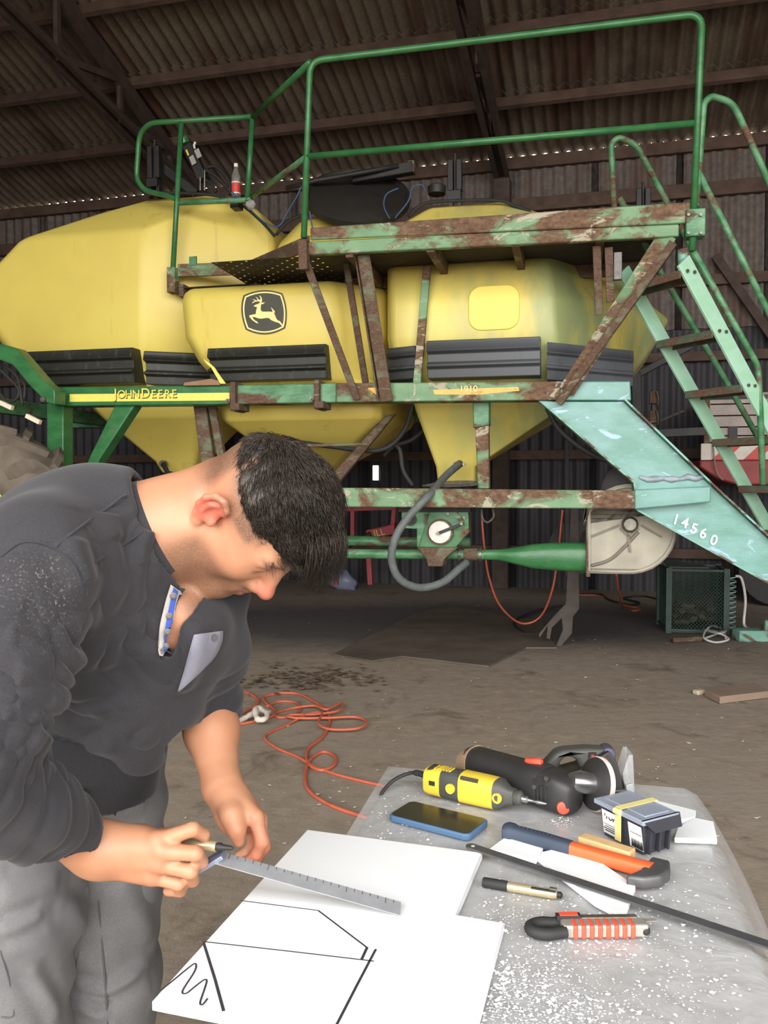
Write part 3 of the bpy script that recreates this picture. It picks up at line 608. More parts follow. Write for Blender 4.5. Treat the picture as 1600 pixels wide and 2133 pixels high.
meter = MB().prism([P(x, y, WM) for x, y in ((836, 1066), (976, 1066), (977, 1110), (945, 1140), (868, 1140), (868, 1102), (836, 1100))], (0, .14, 0)).build('metering_box', M_GREENW, cart, bevel=.006)
MB().prism([P(x, y, WM-.02) for x, y in ((895, 1066), (976, 1066), (977, 1108), (950, 1140), (872, 1140))], (0, .02, 0)).build('gear_plate', M_GREEN, meter, bevel=.004)
MB().prism([P(x, y, WM-.03) for x, y in ((868, 1140), (955, 1140), (925, 1165), (922, 1180), (892, 1180), (888, 1165))], (0, .2, 0)).build('funnel', M_RUST, meter, bevel=.006)
dc = P(918, 1108, WM-.02); dr = dc.z-P(918, 1135, WM-.02).z
MB().lathe([(dr, 0), (dr, .03), (dr*.9, .035)], dc, (0, -1, 0), 28).build('drive_wheel', M_RUST, meter, smooth=40)
MB().lathe([(dr*.86, .036), (dr*.84, .042)], dc, (0, -1, 0), 28).build('drive_disc', simple('chalky_disc', C(214, 210, 200), .8, 0, .12, 24), meter)
MB().bar(P(913, 1111, WM-.07), P(966, 1090, WM-.07), .022, .008).build('crank_arm', M_DARK, meter, bevel=.003)
for x, y in ((913, 1111), (962, 1091), (934, 1070), (948, 1072), (968, 1078)): MB().lathe([(.011, 0), (.011, .016)], P(x, y, WM-.072 if y > 1088 else WM-.02), (0, -1, 0), 8).build('bolt', M_BOLT, meter)
MB().lathe([(.045, 0), (.045, .02), (.025, .02), (.025, .035)], P(855, 1082, WM), (0, -1, 0), 18).build('bearing', M_DARK, meter, smooth=40)
MB().bar(P(947, 1068, WM-.03), P(964, 1088, WM-.03), .03, .012).build('chain_tensioner', M_GREENW, meter)
MB().bar(P(888, 1070, WM-.02), P(888, 1092, WM-.02), .02, .012).build('adjuster', M_RUST, meter)
MB().prism([P(x, y, WM+.02) for x, y in ((830, 1056), (980, 1056), (980, 1066), (830, 1066))], (0, .1, 0)).build('hanger', M_DARK, meter)
# grey hose from the cone, hanging in a loop back to the pipe
hp_ = [P(956, 968, .95), P(930, 990, .75), P(895, 1030, .3), P(850, 1078, .24), P(824, 1120, .22), P(816, 1165, .24), P(832, 1205, .3), P(872, 1224, .4), P(920, 1214, .5), P(955, 1186, .6), P(972, 1172, .7)]
hose = MB().tube(spline(hp_, 7), .028, 12).build('air_hose', simple('grey_hose', C(96, 102, 100), .6, 0, .2, 18), cart, smooth=180)
MB().lathe([(.03, 0), (.03, .05)], P(958, 966, .98), (-.3, -1, -.3), 12).build('hose_clamp', M_BOLT, hose)
for x in (944, 967): MB().lathe([(.012, 0), (.012, .03)], P(x, 967, .95), (0, -1, 0), 8).build('bolt', M_BOLT, hose)
for pts, w in ((((600, 918), (690, 930), (790, 938), (840, 900), (860, 840)), 1.0), (((810, 925), (832, 935), (840, 980), (860, 1012)), 1.1), (((1140, 850), (1170, 900), (1240, 950), (1330, 975)), .62), (((800, 950), (820, 930), (860, 915), (900, 880)), 1.3)):
    MB().tube(spline([P(x, y, w) for x, y in pts], 7), .018, 8).build('hydraulic_hose', M_RUBBER, cart, smooth=180)
for k in range(5): MB().tube(spline([P(880+random.uniform(-6, 6), 1012, .5), P(920, 1004+k*2.5, .5), P(975, 1002+k*2.5, .5), P(996, 1006+random.uniform(-4, 4), .5)], 5), .004, 5).build('tie_wire', M_BOLT, cart)
MB().tube([P(340, 966, 1.3), P(350, 985, 1.25), P(400, 1000, 1.2), P(470, 1010, 1.2)], .022, 8).build('drain_hose', M_RUBBER, cart, smooth=180)
MB().lathe([(.03, 0), (.03, .05)], P(343, 966, 1.42), (0, -1, 0), 8).build('bolt', M_BOLT, cart)
MB().tube(spline([P(1003, 1062, .6), P(1005, 1080, .6), P(1016, 1088, .6), P(1028, 1076, .6), P(1026, 1060, .6)], 5), .008, 6).build('loop_wire', M_BOLT, cart)
# parking stand hanging from the middle of the frame down to the floor
WS = 1.9
g = L(G(1165, 1345)); ws = g.y
st = MB().prism([P(x, y, ws) for x, y in ((1190, 1050), (1206, 1050), (1207, 1268), (1194, 1285), (1192, 1320), (1168, 1348), (1158, 1346), (1172, 1312), (1170, 1288), (1150, 1308), (1146, 1332), (1138, 1330), (1140, 1306), (1124, 1330), (1122, 1320), (1158, 1278), (1178, 1258))], (0, .05, 0)).build('parking_stand', simple('stand_steel', C(70, 62, 58), .6, .3, .3, 9), cart, bevel=.004)
# ------------------------------------------------------------------ rear wheel
def wheel(c, rad, wid, parent):
    M_TYRE = simple('dusty_tyre', C(112, 102, 90), .95, 0, .3, 5, 'Object', .25)
    prof = [(rad*.56, -wid*.34), (rad*.62, -wid*.44), (rad*.78, -wid*.5), (rad*.9, -wid*.46), (rad*.945, -wid*.36), (rad*.955, 0), (rad*.945, wid*.36), (rad*.9, wid*.46), (rad*.78, wid*.5), (rad*.62, wid*.44), (rad*.56, wid*.34)]
    t = MB().lathe(prof, c, (0, 1, 0), 56, False).build('tyre', M_TYRE, parent, smooth=50)
    lm = None
    for k in range(36):
        a = 2*math.pi*k/36; sgn = 1 if k % 2 else -1
        if lm is None:
            mb = MB(); ring = []
            sec = lambda y, tw, r0, r1, hw: [Vector((tw-hw, y, r0)), Vector((tw+hw, y, r0)), Vector((tw+hw*.7, y, r1)), Vector((tw-hw*.7, y, r1))]
            mb.loft([sec(wid*.05, .02, rad*.93, rad*1.0, .035), sec(wid*-.2, -.07, rad*.93, rad*1.0, .04), sec(-wid*.42, -.16, rad*.9, rad*.985, .045), sec(-wid*.505, -.19, rad*.80, rad*.93, .05), sec(-wid*.515, -.2, rad*.74, rad*.82, .045)])
            lm = mb.mesh('tread_lug', 50); lm.materials.append(M_TYRE)
        o = put('tread_lug', lm, None, t); o.location = c; o.scale = (1, sgn*-1, 1); o.rotation_euler = (0, a, 0)
    rim = MB().lathe([(rad*.2, -.1), (rad*.5, -.12), (rad*.53, -wid*.36), (rad*.58, -wid*.38), (rad*.58, wid*.38), (rad*.53, wid*.36), (rad*.5, 0), (rad*.2, 0)], c, (0, 1, 0), 40).build('wheel_rim', M_DECY, t, smooth=40)
    for k in range(8): MB().lathe([(.018, 0), (.018, .03)], Vector(c)+Vector((rad*.32*math.cos(k*math.pi/4), -.11, rad*.32*math.sin(k*math.pi/4))), (0, -1, 0), 6).build('wheel_nut', M_BOLT, rim)
    return t
wc = P(-52, 1130, .12); wr = wc.z-.004
wheel(Vector((wc.x, .12, wr)), wr, .55, cart)
for pa, pb in (((0, 838), (26, 850)), ((56, 866), (84, 880))):
    MB().bar(P(*pa, -.16), P(*pb, -.16), .03, .03).build('tyre_batten', simple('pale_lath', C(226, 212, 186), .8, 0, .06, 20), cart)
# ------------------------------------------------------------------ gear on top of the tanks
M_LIDB = simple('black_lid', C(38, 36, 32), .6, 0, .2, 8)
lc = P(745, 410, 1.35); ax = Vector((.18, -.62, .6)).normalized()
lid = MB().lathe([(.40, .0), (.43, -.03), (.43, .02), (.405, .03), (.38, -.03), (.2, -.09), (0.02, -.1)], lc, ax, 36).build('tank_lid', M_LIDB, cart, smooth=50)
MB().tube([P(596, 392, 1.3), P(660, 376, 1.3), P(740, 362, 1.35), P(830, 345, 1.4)], .02, 8).build('lid_arm', M_DARK, lid, smooth=180)
MB().bar(P(735, 372, 1.45), P(862, 350, 1.45), .09, .09).build('lid_beam', M_DARK, lid, bevel=.01); MB().box(P(858, 350, 1.45), (.05, .08, .09)).build('end_fitting', M_RUST, lid)
MB().bar(P(652, 378, 1.4), P(652, 440, 1.4), .06, .05).build('lid_post', M_DARK, lid); MB().bar(P(668, 415, 1.4), P(668, 442, 1.4), .03, .05).build('lid_post', M_DARK, lid)
MB().bar(P(648, 424, 1.4), P(682, 424, 1.4), .02, .04).build('lid_post', M_DARK, lid)
for x, y0, y1, w, tk in ((322, 308, 372, 1.5, t1), (948, 336, 398, 1.45, t3), (1340, 395, 440, 1.9, t3)):
    b = MB(); a = P(x-14, y0, w); c = P(x+14, y1, w); b.box(((a.x+c.x)/2-.035, w, (a.z+c.z)/2), (.045, .07, a.z-c.z)); b.box(((a.x+c.x)/2+.035, w, (a.z+c.z)/2), (.045, .07, a.z-c.z))
    o = b.build('lid_latch', M_DARK, tk, bevel=.006); MB().tube([P(x, y0-16, w), P(x, y1+6, w)], .012, 8).build('latch_bolt', M_DARK, o, smooth=60)
    MB().box(P(x, y1+12, w), (.1, .1, .07)).build('latch_foot', M_DARK, o); MB().box(P(x-8, y1+28, w), (.03, .06, .1)).build('latch_foot', M_DARK, o); MB().box(P(x+10, y1+28, w), (.03, .06, .1)).build('latch_foot', M_DARK, o)
MB().lathe([(.07, 0), (.075, .06), (.06, .07)], P(910, 405, 1.4), (0, 0, 1), 18).build('valve_cap', M_DARK, t3, smooth=40)
# hydraulic manifold lying on the rear tank
mf = MB().bar(P(388, 296, 1.5), P(425, 375, 1.5), .09, .09).build('valve_block', M_DARK, t1, bevel=.01); mf['label'] = 'black hydraulic valve block with grey tags'
MB().lathe([(.045, 0), (.05, .05), (.03, .07)], P(386, 300, 1.45), (-.4, -.2, .9), 14).build('motor_cap', M_GREEN, mf)
M_TAGW = simple('grey_tag', C(170, 172, 164), .5, 0, .1, 40)
for x, y in ((401, 333), (412, 319)): MB().bar(P(x-3, y-8, 1.44), P(x+4, y+9, 1.44), .045, .004).build('rating_tag', M_TAGW, mf)
MB().bar(P(388, 312, 1.44), P(393, 324, 1.44), .015, .004).build('yellow_tag', M_DECY, mf)
MB().tube([P(406, 310, 1.44), P(404, 303, 1.44), P(407, 296, 1.44)], .01, 6).build('white_lever', simple('white_plastic', C(232, 232, 226), .5, 0, .04, 20), mf)
for pts in (((425, 352), (455, 372), (480, 400)), ((418, 365), (440, 385), (450, 400)), ((430, 350), (450, 348), (475, 375), (480, 405))):
    MB().tube(spline([P(x, y, 1.5) for x, y in pts], 5), .016, 7).build('hydraulic_hose', M_RUBBER, mf, smooth=180)
for x, y0 in ((426, 355), (417, 370)): MB().tube([P(x, y0, 1.42), P(x, 397, 1.42)], .008, 6).build('pin', M_BOLT, mf)
MB().bar(P(340, 350, 1.6), P(410, 405, 1.6), .07, .06).build('lid_hinge_arm', M_DARK, t1)
# thin blue air lines
M_BLUE = simple('blue_line', C(56, 80, 120), .5, 0, .1, 20)
for pts, w in ((((484, 400), (510, 425), (535, 450), (560, 468), (582, 470), (600, 440), (618, 410), (628, 388)), .95), (((645, 440), (650, 470), (656, 500)), .3), (((855, 400), (862, 388), (880, 386), (886, 400)), 1.1), (((856, 398), (850, 420), (822, 455)), 1.1), (((812, 456), (800, 430), (805, 405), (830, 392)), 1.1)):
    MB().tube(spline([P(x, y, w) for x, y in pts], 6), .006, 6).build('air_line', M_BLUE, cart, smooth=180)
# ================================================================== things about the shed
# --- bottle left on the rear tank
def bottle():
    p = V(492, 412, 6.75); h = .27
    b = empty('drink_bottle', p, 0, 'clear plastic bottle with red label and white cap standing on the rear yellow tank', 'bottle')
    m, nt, bs = nmat('clear_plastic', .12); bs.inputs['Transmission Weight'].default_value = .85; bs.inputs['Base Color'].default_value = C(214, 214, 206); bs.inputs['IOR'].default_value = 1.3
    MB().lathe([(.034, 0), (.036, .01), (.036, .15), (.034, .17), (.016, .232), (.014, .25)], (0, 0, 0), (0, 0, 1), 24).build('bottle_body', m, b, smooth=50)
    MB().lathe([(.0366, .03), (.0366, .115)], (0, 0, 0), (0, 0, 1), 24, False).build('paper_label', simple('red_label', C(204, 72, 62), .5, 0, .12, 30), b, smooth=50)
    for z in (.112, .026): MB().lathe([(.0369, z), (.0369, z+.009)], (0, 0, 0), (0, 0, 1), 24, False).build('label_band', simple('label_white', C(228, 222, 210), .5, 0, .05, 30), b, smooth=50)
    MB().lathe([(.017, .243), (.017, .268), (.015, .271)], (0, 0, 0), (0, 0, 1), 16).build('bottle_cap', simple('white_cap', C(236, 234, 228), .4, 0, .03, 30), b, smooth=40)
    MB().box(Vector((0, .01, -.045)), (.07, .1, .088)).build('bottle_shelf', M_DARK, t1).location = L(p) 
bottle()
rag = MB().ball((0, 0, 0), (.038, .03, .036), 12, 8); rag.v = [(x+random.uniform(-.006, .006), y+random.uniform(-.006, .006), z+random.uniform(-.006, .006)) for x, y, z in rag.v]
tag(rag.build('crumpled_cup', simple('white_paper', C(150, 146, 138), .8, 0, .15, 30), smooth=50, loc=V(522, 426, 6.5)), 'crumpled white cup wedged under the left guard rail', 'cup')

# --- red trailer with weathered side boards beyond the ladder
def trailer():
    D = 9.2; o = V(1500, 1000, D); o.z = 0
    t = empty('farm_trailer', o, -MROT, 'red farm trailer with pale side boards and striped warning bar behind the ladder', 'trailer')
    def Q(px, py): v = plane_hit(px, py, o, MW) - o; return Vector((v.dot(MU), 0, v.z))
    M_RED = simple('faded_red_paint', C(146, 62, 60), .6, 0, .25, 4); M_BRD = simple('grey_board', C(176, 164, 158), .85, 0, .14, 7, 'Object', .15)
    x0, x1 = Q(1478, 900).x, Q(1800, 900).x
    ys = [818, 842, 866, 890, 908, 922]
    for i in range(5):
        za, zb = Q(1500, ys[i]).z, Q(1500, ys[i+1]).z
        MB().box(((x0+x1)/2, .02, (za+zb)/2), (x1-x0, .04, za-zb-.012)).build('side_board', M_BRD, t, bevel=.004, seg=1)
    zb = Q(1500, 924).z; zc = Q(1500, 958).z
    MB().box(((x0+x1)/2-.03, .0, (zb+zc)/2), (x1-x0+.12, .08, zb-zc)).build('warning_bar', simple('bar_white', C(214, 206, 194), .6, 0, .1, 8), t)
    M_STR = simple('stripe_red', C(198, 78, 72), .6, 0, .1, 10)
    for k in range(8):
        a = x0+.02+k*.33; h = zb-zc
        MB().prism([(a, -.042, zc), (a+.15, -.042, zc), (a+.15+h, -.042, zb), (a+h, -.042, zb)], (0, -.003, 0)).build('red_stripe', M_STR, t)
    z2 = Q(1500, 1010).z
    bodyp = [(x0-.1, .0, zc), (x1, .0, zc), (x1, .0, z2), (x0+.3, .0, z2), (x0+.1, 0, z2+.06), (x0-.1, 0, zc-.08)]
    MB().prism([Vector(p)+Vector((0, -.02, 0)) for p in bodyp], (0, 1.8, 0)).build('chassis', M_RED, t, bevel=.02)
    MB().box((x0-.02, .05, (Q(1500, 830).z+zb)/2), (.07, .09, Q(1500, 824).z-zb)).build('corner_post', M_RUST, t)
    MB().box(((x0+x1)/2, .9, Q(1500, 828).z), (x1-x0, 1.8, .05)).build('load_bed', M_DARK, t)
    for k in (0, 1):
        c = Vector((x0+.75+k*1.5, .25, .42)); MB().lathe([(.25, -.12), (.4, -.13), (.42, -.1), (.42, .1), (.4, .13), (.25, .12)], c, (0, 1, 0), 28).build('wheel', M_RUBBER, t, smooth=40)
    MB().box((x0+.24, -.03, Q(1500, 908).z), (.09, .02, .2)).build('bracket', M_DARK, t)
    MB().tube(spline([Q(1483, 905)+Vector((0, -.06, 0)), Q(1485, 950)+Vector((0, -.08, 0)), Q(1492, 985)+Vector((0, -.08, 0)), Q(1504, 1000)+Vector((0, -.06, 0))], 5), .008, 6).build('tie_rope', simple('old_rope', C(140, 132, 124), .9, 0, .2, 30), t)
trailer()
# --- red implement seen through the frame
def implement():
    o = V(780, 1120, 9.6); o.z = 0
    t = empty('red_implement', o, -MROT, 'red farm implement with yellow lettering glimpsed under the cart frame', 'implement')
    def Q(px, py, dy=0): v = plane_hit(px, py, o+MW*dy, MW) - o; return Vector((v.dot(MU), dy, v.z))
    M_RED = simple('implement_red', C(150, 48, 56), .5, 0, .25, 6)
    for a, b, n in (((735, 1052), (735, 1120), 'post'), ((822, 1052), (818, 1100), 'post'), ((768, 1150), (772, 1218), 'leg')): MB().bar(Q(*a), Q(*b), .06 if n == 'leg' else .05, .05).build(n, M_RED, t, bevel=.004)
    MB().bar(Q(700, 1060), Q(826, 1056), .06, .05).build('top_bar', M_RED, t); MB().bar(Q(640, 1150), Q(830, 1150), .07, .07).build('tool_bar', M_RED, t)
    for x in (660, 700): MB().bar(Q(x, 1058), Q(x, 1218), .05, .05).build('leg', M_RED, t)
    MB().prism([Q(x, y, -.05) for x, y in ((762, 1104), (800, 1096), (822, 1090), (822, 1112), (770, 1126), (762, 1120))], (0, .25, 0)).build('gear_case', M_RED, t, bevel=.01)
    M = Matrix.Translation(Q(790, 1110, -.055)) @ Matrix.Rotation(R(-12), 4, 'Y') @ Matrix.Rotation(R(90), 4, 'X')
    text_obj('yellow_lettering', 'JLL', simple('lettering_yellow', C(214, 186, 80), .6, 0, .1, 20), t, M, .11)
    MB().tube([Q(720, 1140, -.1), Q(772, 1112, -.1)], .03, 8).build('drive_shaft', M_DARK, t, smooth=60)
implement()
# --- dark implement parts against the back wall at the right
def rack():
    D = 8.8; o = V(1420, 1000, D); o.z = 0
    t = empty('coulter_bar', o, -MROT, 'dark implement bar with spring arms against the wall behind the hitch neck', 'implement')
    def Q(px, py, dy=0): v = plane_hit(px, py, o+MW*dy, MW) - o; return Vector((v.dot(MU), dy, v.z))
    for a, b, w in (((1325, 740), (1330, 1180), .1), ((1362, 812), (1366, 1180), .05), ((1180, 880), (1182, 1200), .05), ((1330, 780), (1440, 720), .07), ((1325, 905), (1470, 898), .09)):
        MB().bar(Q(*a), Q(*b), w, .06).build('bar', M_DARK, t, bevel=.006)
    for y in (828, 868):
        MB().box(Q(1362, y, -.05), (.09, .05, .13)).build('clamp', M_RUST, t, bevel=.005)
        MB().tube(spline([Q(1366, y-12, -.08), Q(1371, y, -.1), Q(1370, y+18, -.08)], 4), .007, 6).build('spring_pin', M_BOLT, t, smooth=180)
    MB().tube([Q(1376, 876, -.05), Q(1425, 855, -.05)], .012, 6).build('rod', M_BOLT, t)
    for x in (1200, 1262): MB().lathe([(.02, -.02), (.3, -.02), (.3, .02), (.02, .02)], Q(x, 1140, .2), (0, 1, 0), 32).build('disc', M_DARK, t)
rack()
# --- wire basket with scrap, at the right
def basket():
    a, b = G(1392, 1318), G(1512, 1322); z = .60; ux = (b-a).normalized(); uy = Vector((-ux.y, ux.x, 0)); wd = (b-a).length; dp = .5
    t = empty('wire_basket', a, math.atan2(ux.y, ux.x), 'dark green wire mesh crate full of scrap on the floor under the hitch', 'crate')
    M_CR = simple('dark_green_steel', C(52, 68, 60), .6, .1, .25, 10)
    cs = [(0, 0), (wd, 0), (wd+.02, dp), (-.02, dp)]
    for x, y in cs: MB().bar((x, y, 0), (x, y, z), .05, .05).build('corner_post', M_CR, t)
    for i in range(4):
        p, q = cs[i], cs[(i+1) % 4]
        for zz in (.03, z-.02): MB().bar((*p, zz), (*q, zz), .035, .02, (0, 0, 1)).build('frame_bar', M_CR, t)
        m = MB(); n = 16
        for s in (-1, 1):
            for k in range(-n, 2*n):
                f0, f1 = k/n, k/n + s*1.0
                # clip the diagonal to the panel
                pts = []
                for tt in (0, 1):
                    pts.append((f0+(f1-f0)*tt, tt))
                (x0, y0), (x1, y1) = pts
                lo, hi = 0.0, 1.0
                dx = x1-x0
                ta, tb = sorted(((0-x0)/dx, (1-x0)/dx)); lo, hi = max(0, ta), min(1, tb)
                if hi-lo < .03: continue
                P0 = [(x0+dx*v_, v_) for v_ in (lo, hi)]
                m.tube([Vector((p[0]+(q[0]-p[0])*f, p[1]+(q[1]-p[1])*f, .03+(z-.05)*h)) for f, h in P0], .0035, 4, False)
        tag(m.build('wire_mesh', M_CR, t), kind='stuff')
    MB().box((wd/2, dp/2, .02), (wd, dp, .03)).build('base', M_CR, t)
    MB().prism([(0, 0, z), (wd*.7, 0, z), (wd*.6, .12, z+.02), (-.04, .2, z+.06)], (0, 0, .01)).build('folded_lid', M_CR, t)
    sc = MB()
    for i in range(30):
        c = Vector((random.uniform(.07, wd-.07), random.uniform(.07, dp-.07), .07+random.uniform(0, .16)))
        sc.box(c, (random.uniform(.06, .14), random.uniform(.03, .08), random.uniform(.02, .06)), Matrix.Rotation(random.uniform(0, 3), 3, 'Z') @ Matrix.Rotation(random.uniform(-.6, .6), 3, 'X'))
    tag(sc.build('scrap_heap', M_RUST, loc=a, rot=(0, 0, math.atan2(ux.y, ux.x)), bevel=.004), 'heap of rusty metal scrap inside the green wire crate', 'scrap', kind='stuff')
basket()
def gtube(name, pix, r, mat, label, cat, closed=False, z=None, seg=8, parent=None, n=8):
    pts = spline([G(x, y) + Vector((0, 0, r + (z[i] if z else 0))) for i, (x, y) in enumerate(pix)], n, closed)
    o = MB().tube(pts, r, seg, closed=closed).build(name, mat, parent, smooth=180); return tag(o, label, cat)
M_WROPE = simple('white_rope', C(196, 192, 188), .9, 0, .12, 40)
gtube('rope_heap', [(1410, 1338), (1450, 1336), (1480, 1330), (1512, 1322), (1500, 1334), (1470, 1322), (1460, 1314), (1490, 1330), (1518, 1338), (1490, 1340), (1465, 1336), (1480, 1318), (1505, 1320), (1512, 1332)], .009, M_WROPE, 'tangle of thin white rope beside the wire crate', 'rope', z=[0, 0, .01, .03, .05, .03, .01, .05, .02, 0, .03, .05, .03, 0])
gtube('scrap_rod', [(1402, 1340), (1440, 1338), (1462, 1336)], .025, M_RUST, 'short rusty rod lying in front of the crate', 'rod', n=3)
def hang_rope():
    b = G(1550, 1325); pts = [Vector((b.x-.12, b.y-.02, .0)), Vector((b.x-.03, b.y, .62)), Vector((b.x+.0, b.y, .66)), Vector((b.x+.06, b.y, .45)), Vector((b.x+.1, b.y, .1)), Vector((b.x+.08, b.y-.03, .01))]
    pts = [V(1532, 1200, 7.3), V(1545, 1206, 7.3), V(1553, 1250, 7.3), V(1550, 1300, 7.25)] + [G(1562, 1316)+Vector((0, 0, .02)), G(1545, 1326)+Vector((0, 0, .012))]
    tag(MB().tube(spline(pts, 8), .012, 8).build('white_cable', M_WROPE, smooth=180), 'white cable draped down from the crate rim to the floor', 'cable')
hang_rope()
def coil():
    t = empty('spring_coil', G(1520, 1318), 0, 'pale green coil spring standing against the wire crate', 'spring')
    o = G(1520, 1318); pts = []
    for k in range(11*14+1):
        a = 2*math.pi*k/14; pts.append(Vector((.055*math.cos(a), .055*math.sin(a)+.02, .02+.5*k/(11*14))))
    MB().tube(pts, .007, 6).build('coil_wire', simple('pale_teal_steel', C(136, 170, 160), .5, .2, .15, 12), t, smooth=180)
coil()
bx = G(1545, 1340); tag(MB().box((0, 0, .05), (.36, .16, .1)).box((.08, -.02, .14), (.07, .1, .1)).build('machine_foot', M_TEALB, loc=bx+Vector((.18, .12, 0)), bevel=.01), 'teal painted cast iron foot lying on the floor at the right edge', 'scrap')
# plank on the floor, steel plate, cords
pk = [G(1468, 1452), G(1500, 1468), G(1604, 1455), G(1570, 1436)]
tag(MB().prism([p+Vector((0, 0, .004)) for p in pk], (0, 0, .045)).build('short_plank', simple('dusty_plank', C(138, 118, 102), .85, 0, .12, 8, 'Object', .1), bevel=.004), 'short dusty plank lying on the floor at the right', 'plank')
tag(MB().box((0, 0, .015), (.07, .05, .03), Matrix.Rotation(.5, 3, 'Z')).build('wood_chip', simple('pale_chip', C(186, 172, 150), .8, 0, .1, 20), loc=G(1456, 1446), bevel=.008), 'small pale wood chip beside the short plank', 'chip')
plate = [G(x, y)+Vector((0, 0, .003)) for x, y in ((694, 1366), (775, 1380), (838, 1370), (1018, 1391), (1096, 1352), (1160, 1352), (1130, 1300), (930, 1262), (860, 1282))]
tag(MB().prism(plate, (0, 0, .012)).build('steel_plate', simple('rusty_sheet', C(98, 88, 78), .75, .1, .25, 3, 'Object', .12)), 'thin notched steel plate lying flat on the floor under the cart', 'plate')
gtube('steel_cable', [(1170, 1274), (1120, 1280), (1078, 1294), (1072, 1306), (1090, 1320), (1110, 1322)], .012, M_DARK, 'stiff dark cable curling on the floor beside the stand', 'cable', z=[.05, .03, .01, .01, 0, 0])
M_ORNG = simple('orange_hose', C(190, 96, 70), .6, 0, .12, 16)
gtube('orange_hose', [(340, 1470), (400, 1450), (470, 1442), (510, 1444), (538, 1462), (520, 1480), (480, 1498), (430, 1512), (440, 1520), (520, 1508), (562, 1497), (574, 1485), (552, 1465), (550, 1455), (580, 1447), (620, 1448), (655, 1465), (682, 1484), (686, 1510), (672, 1538), (645, 1560), (638, 1578), (645, 1598), (672, 1608), (697, 1596), (696, 1578), (672, 1570), (645, 1588), (636, 1622), (645, 1652), (690, 1682), (770, 1710), (860, 1742)], .0085, M_ORNG, 'long orange hose snaking over the floor from behind the man to the table', 'hose')
gtube('orange_cable', [(556, 1474), (580, 1464), (615, 1466), (626, 1480), (610, 1494), (580, 1497), (576, 1488), (610, 1478), (655, 1478), (680, 1486), (712, 1472), (706, 1488), (660, 1496), (600, 1498), (618, 1504), (680, 1504), (740, 1502), (763, 1512), (745, 1526), (690, 1528), (664, 1516), (670, 1494), (640, 1496), (596, 1514), (552, 1536), (575, 1560), (620, 1580), (660, 1602), (720, 1622), (820, 1645), (900, 1660)], .0075, M_ORNG, 'looped orange cable coiled on the floor in the middle', 'cable', z=[.0]*8+[.016]*6+[.016]*8+[.016]+[0]*8)
gtube('red_cable', [(1020, 1190), (1035, 1240), (1060, 1280), (1090, 1298), (1120, 1290), (1150, 1240), (1168, 1190)], .009, M_ORNG, 'thin orange cable hanging in a loop under the fan duct', 'cable', z=None)
bpy.data.objects.remove(bpy.data.objects['red_cable'])
tag(MB().tube(spline([V(1003, 1068, 6.6), V(1008, 1130, 6.6), V(1018, 1200, 6.7), V(1042, 1262, 6.9), V(1085, 1298, 7.2), V(1125, 1285, 7.2), V(1150, 1230, 7.0), V(1163, 1150, 6.9), V(1172, 1062, 6.8)], 8), .009, 8).build('hanging_cable', M_ORNG, smooth=180), 'thin orange cable hanging in a deep loop under the air duct', 'cable')
tag(MB().tube(spline([V(1284, 1196, 6.6), V(1290, 1235, 7.2)] + [G(x, y)+Vector((0, 0, .01)) for x, y in ((1300, 1268), (1320, 1274), (1334, 1270), (1300, 1262), (1250, 1243), (1205, 1241))], 8), .009, 8).build('hanging_cable', M_ORNG, smooth=180), 'thin orange cable hanging behind the grey fan and curling on the floor', 'cable')
gtube('black_cable', [(1210, 1240), (1250, 1240), (1270, 1252), (1310, 1262), (1332, 1258), (1300, 1248), (1340, 1244), (1378, 1252)], .012, M_RUBBER, 'black cable looped on the floor between stand and crate', 'cable')
wr = MB().tube(spline([G(x, y)+Vector((0, 0, .02+dz)) for x, y, dz in ((490, 1514, 0), (515, 1504, .01), (540, 1498, .03), (556, 1504, .03), (552, 1512, .02), (536, 1512, .02), (534, 1500, .05), (560, 1496, .01))], 5), [.012+.008*random.random() for _ in range(36)], 8)
tag(wr.build('white_rag', simple('rag_cloth', C(196, 188, 176), .95, 0, .12, 24), smooth=180), 'twisted dirty white rag on the floor beside the orange cable', 'rag')
tag(MB().box((0, 0, .09), (.14, .1, .18)).build('timber_offcut', simple('fresh_timber', C(206, 170, 122), .8, 0, .1, 14), loc=G(358, 1478), rot=(0, 0, .3), bevel=.004), 'pale timber offcut standing on the floor behind the man', 'timber')
# litter: leaf scraps and flakes
lit = MB()
def flake(p, s):
    a = random.uniform(0, 6.28); n = random.choice((3, 4, 4, 5)); pts = []
    for k in range(n):
        t = a+2*math.pi*k/n; q = s*random.uniform(.5, 1.2); pts.append(Vector((p.x+q*math.cos(t), p.y+q*math.sin(t)*.7, p.z+.003+random.uniform(0, s*.5))))
    return pts
for _ in range(260):
    x, y = random.gauss(650, 75), random.gauss(1418, 14); p = G(max(500, min(800, x)), max(1385, min(1450, y))); f = flake(p, random.uniform(.012, .045)); lit.add(f, [tuple(range(len(f)))])
lo = lit.build('leaf_litter', simple('dry_leaves', C(96, 80, 64), .95, 0, .3, 9, 'World')); tag(lo, 'scatter of dry leaf litter on the floor in the middle', 'litter', kind='stuff')
ch = MB()
for _ in range(420):
    x, y = random.uniform(380, 1600), random.uniform(1250, 1760)
    f = flake(G(x, y), random.uniform(.004, .016)); ch.add(f, [tuple(range(len(f)))])
tag(ch.build('floor_shavings', simple('pale_shavings', C(190, 182, 168), .9, 0, .12, 9, 'World')), 'small pale shavings scattered over the concrete floor', 'shavings', kind='stuff')

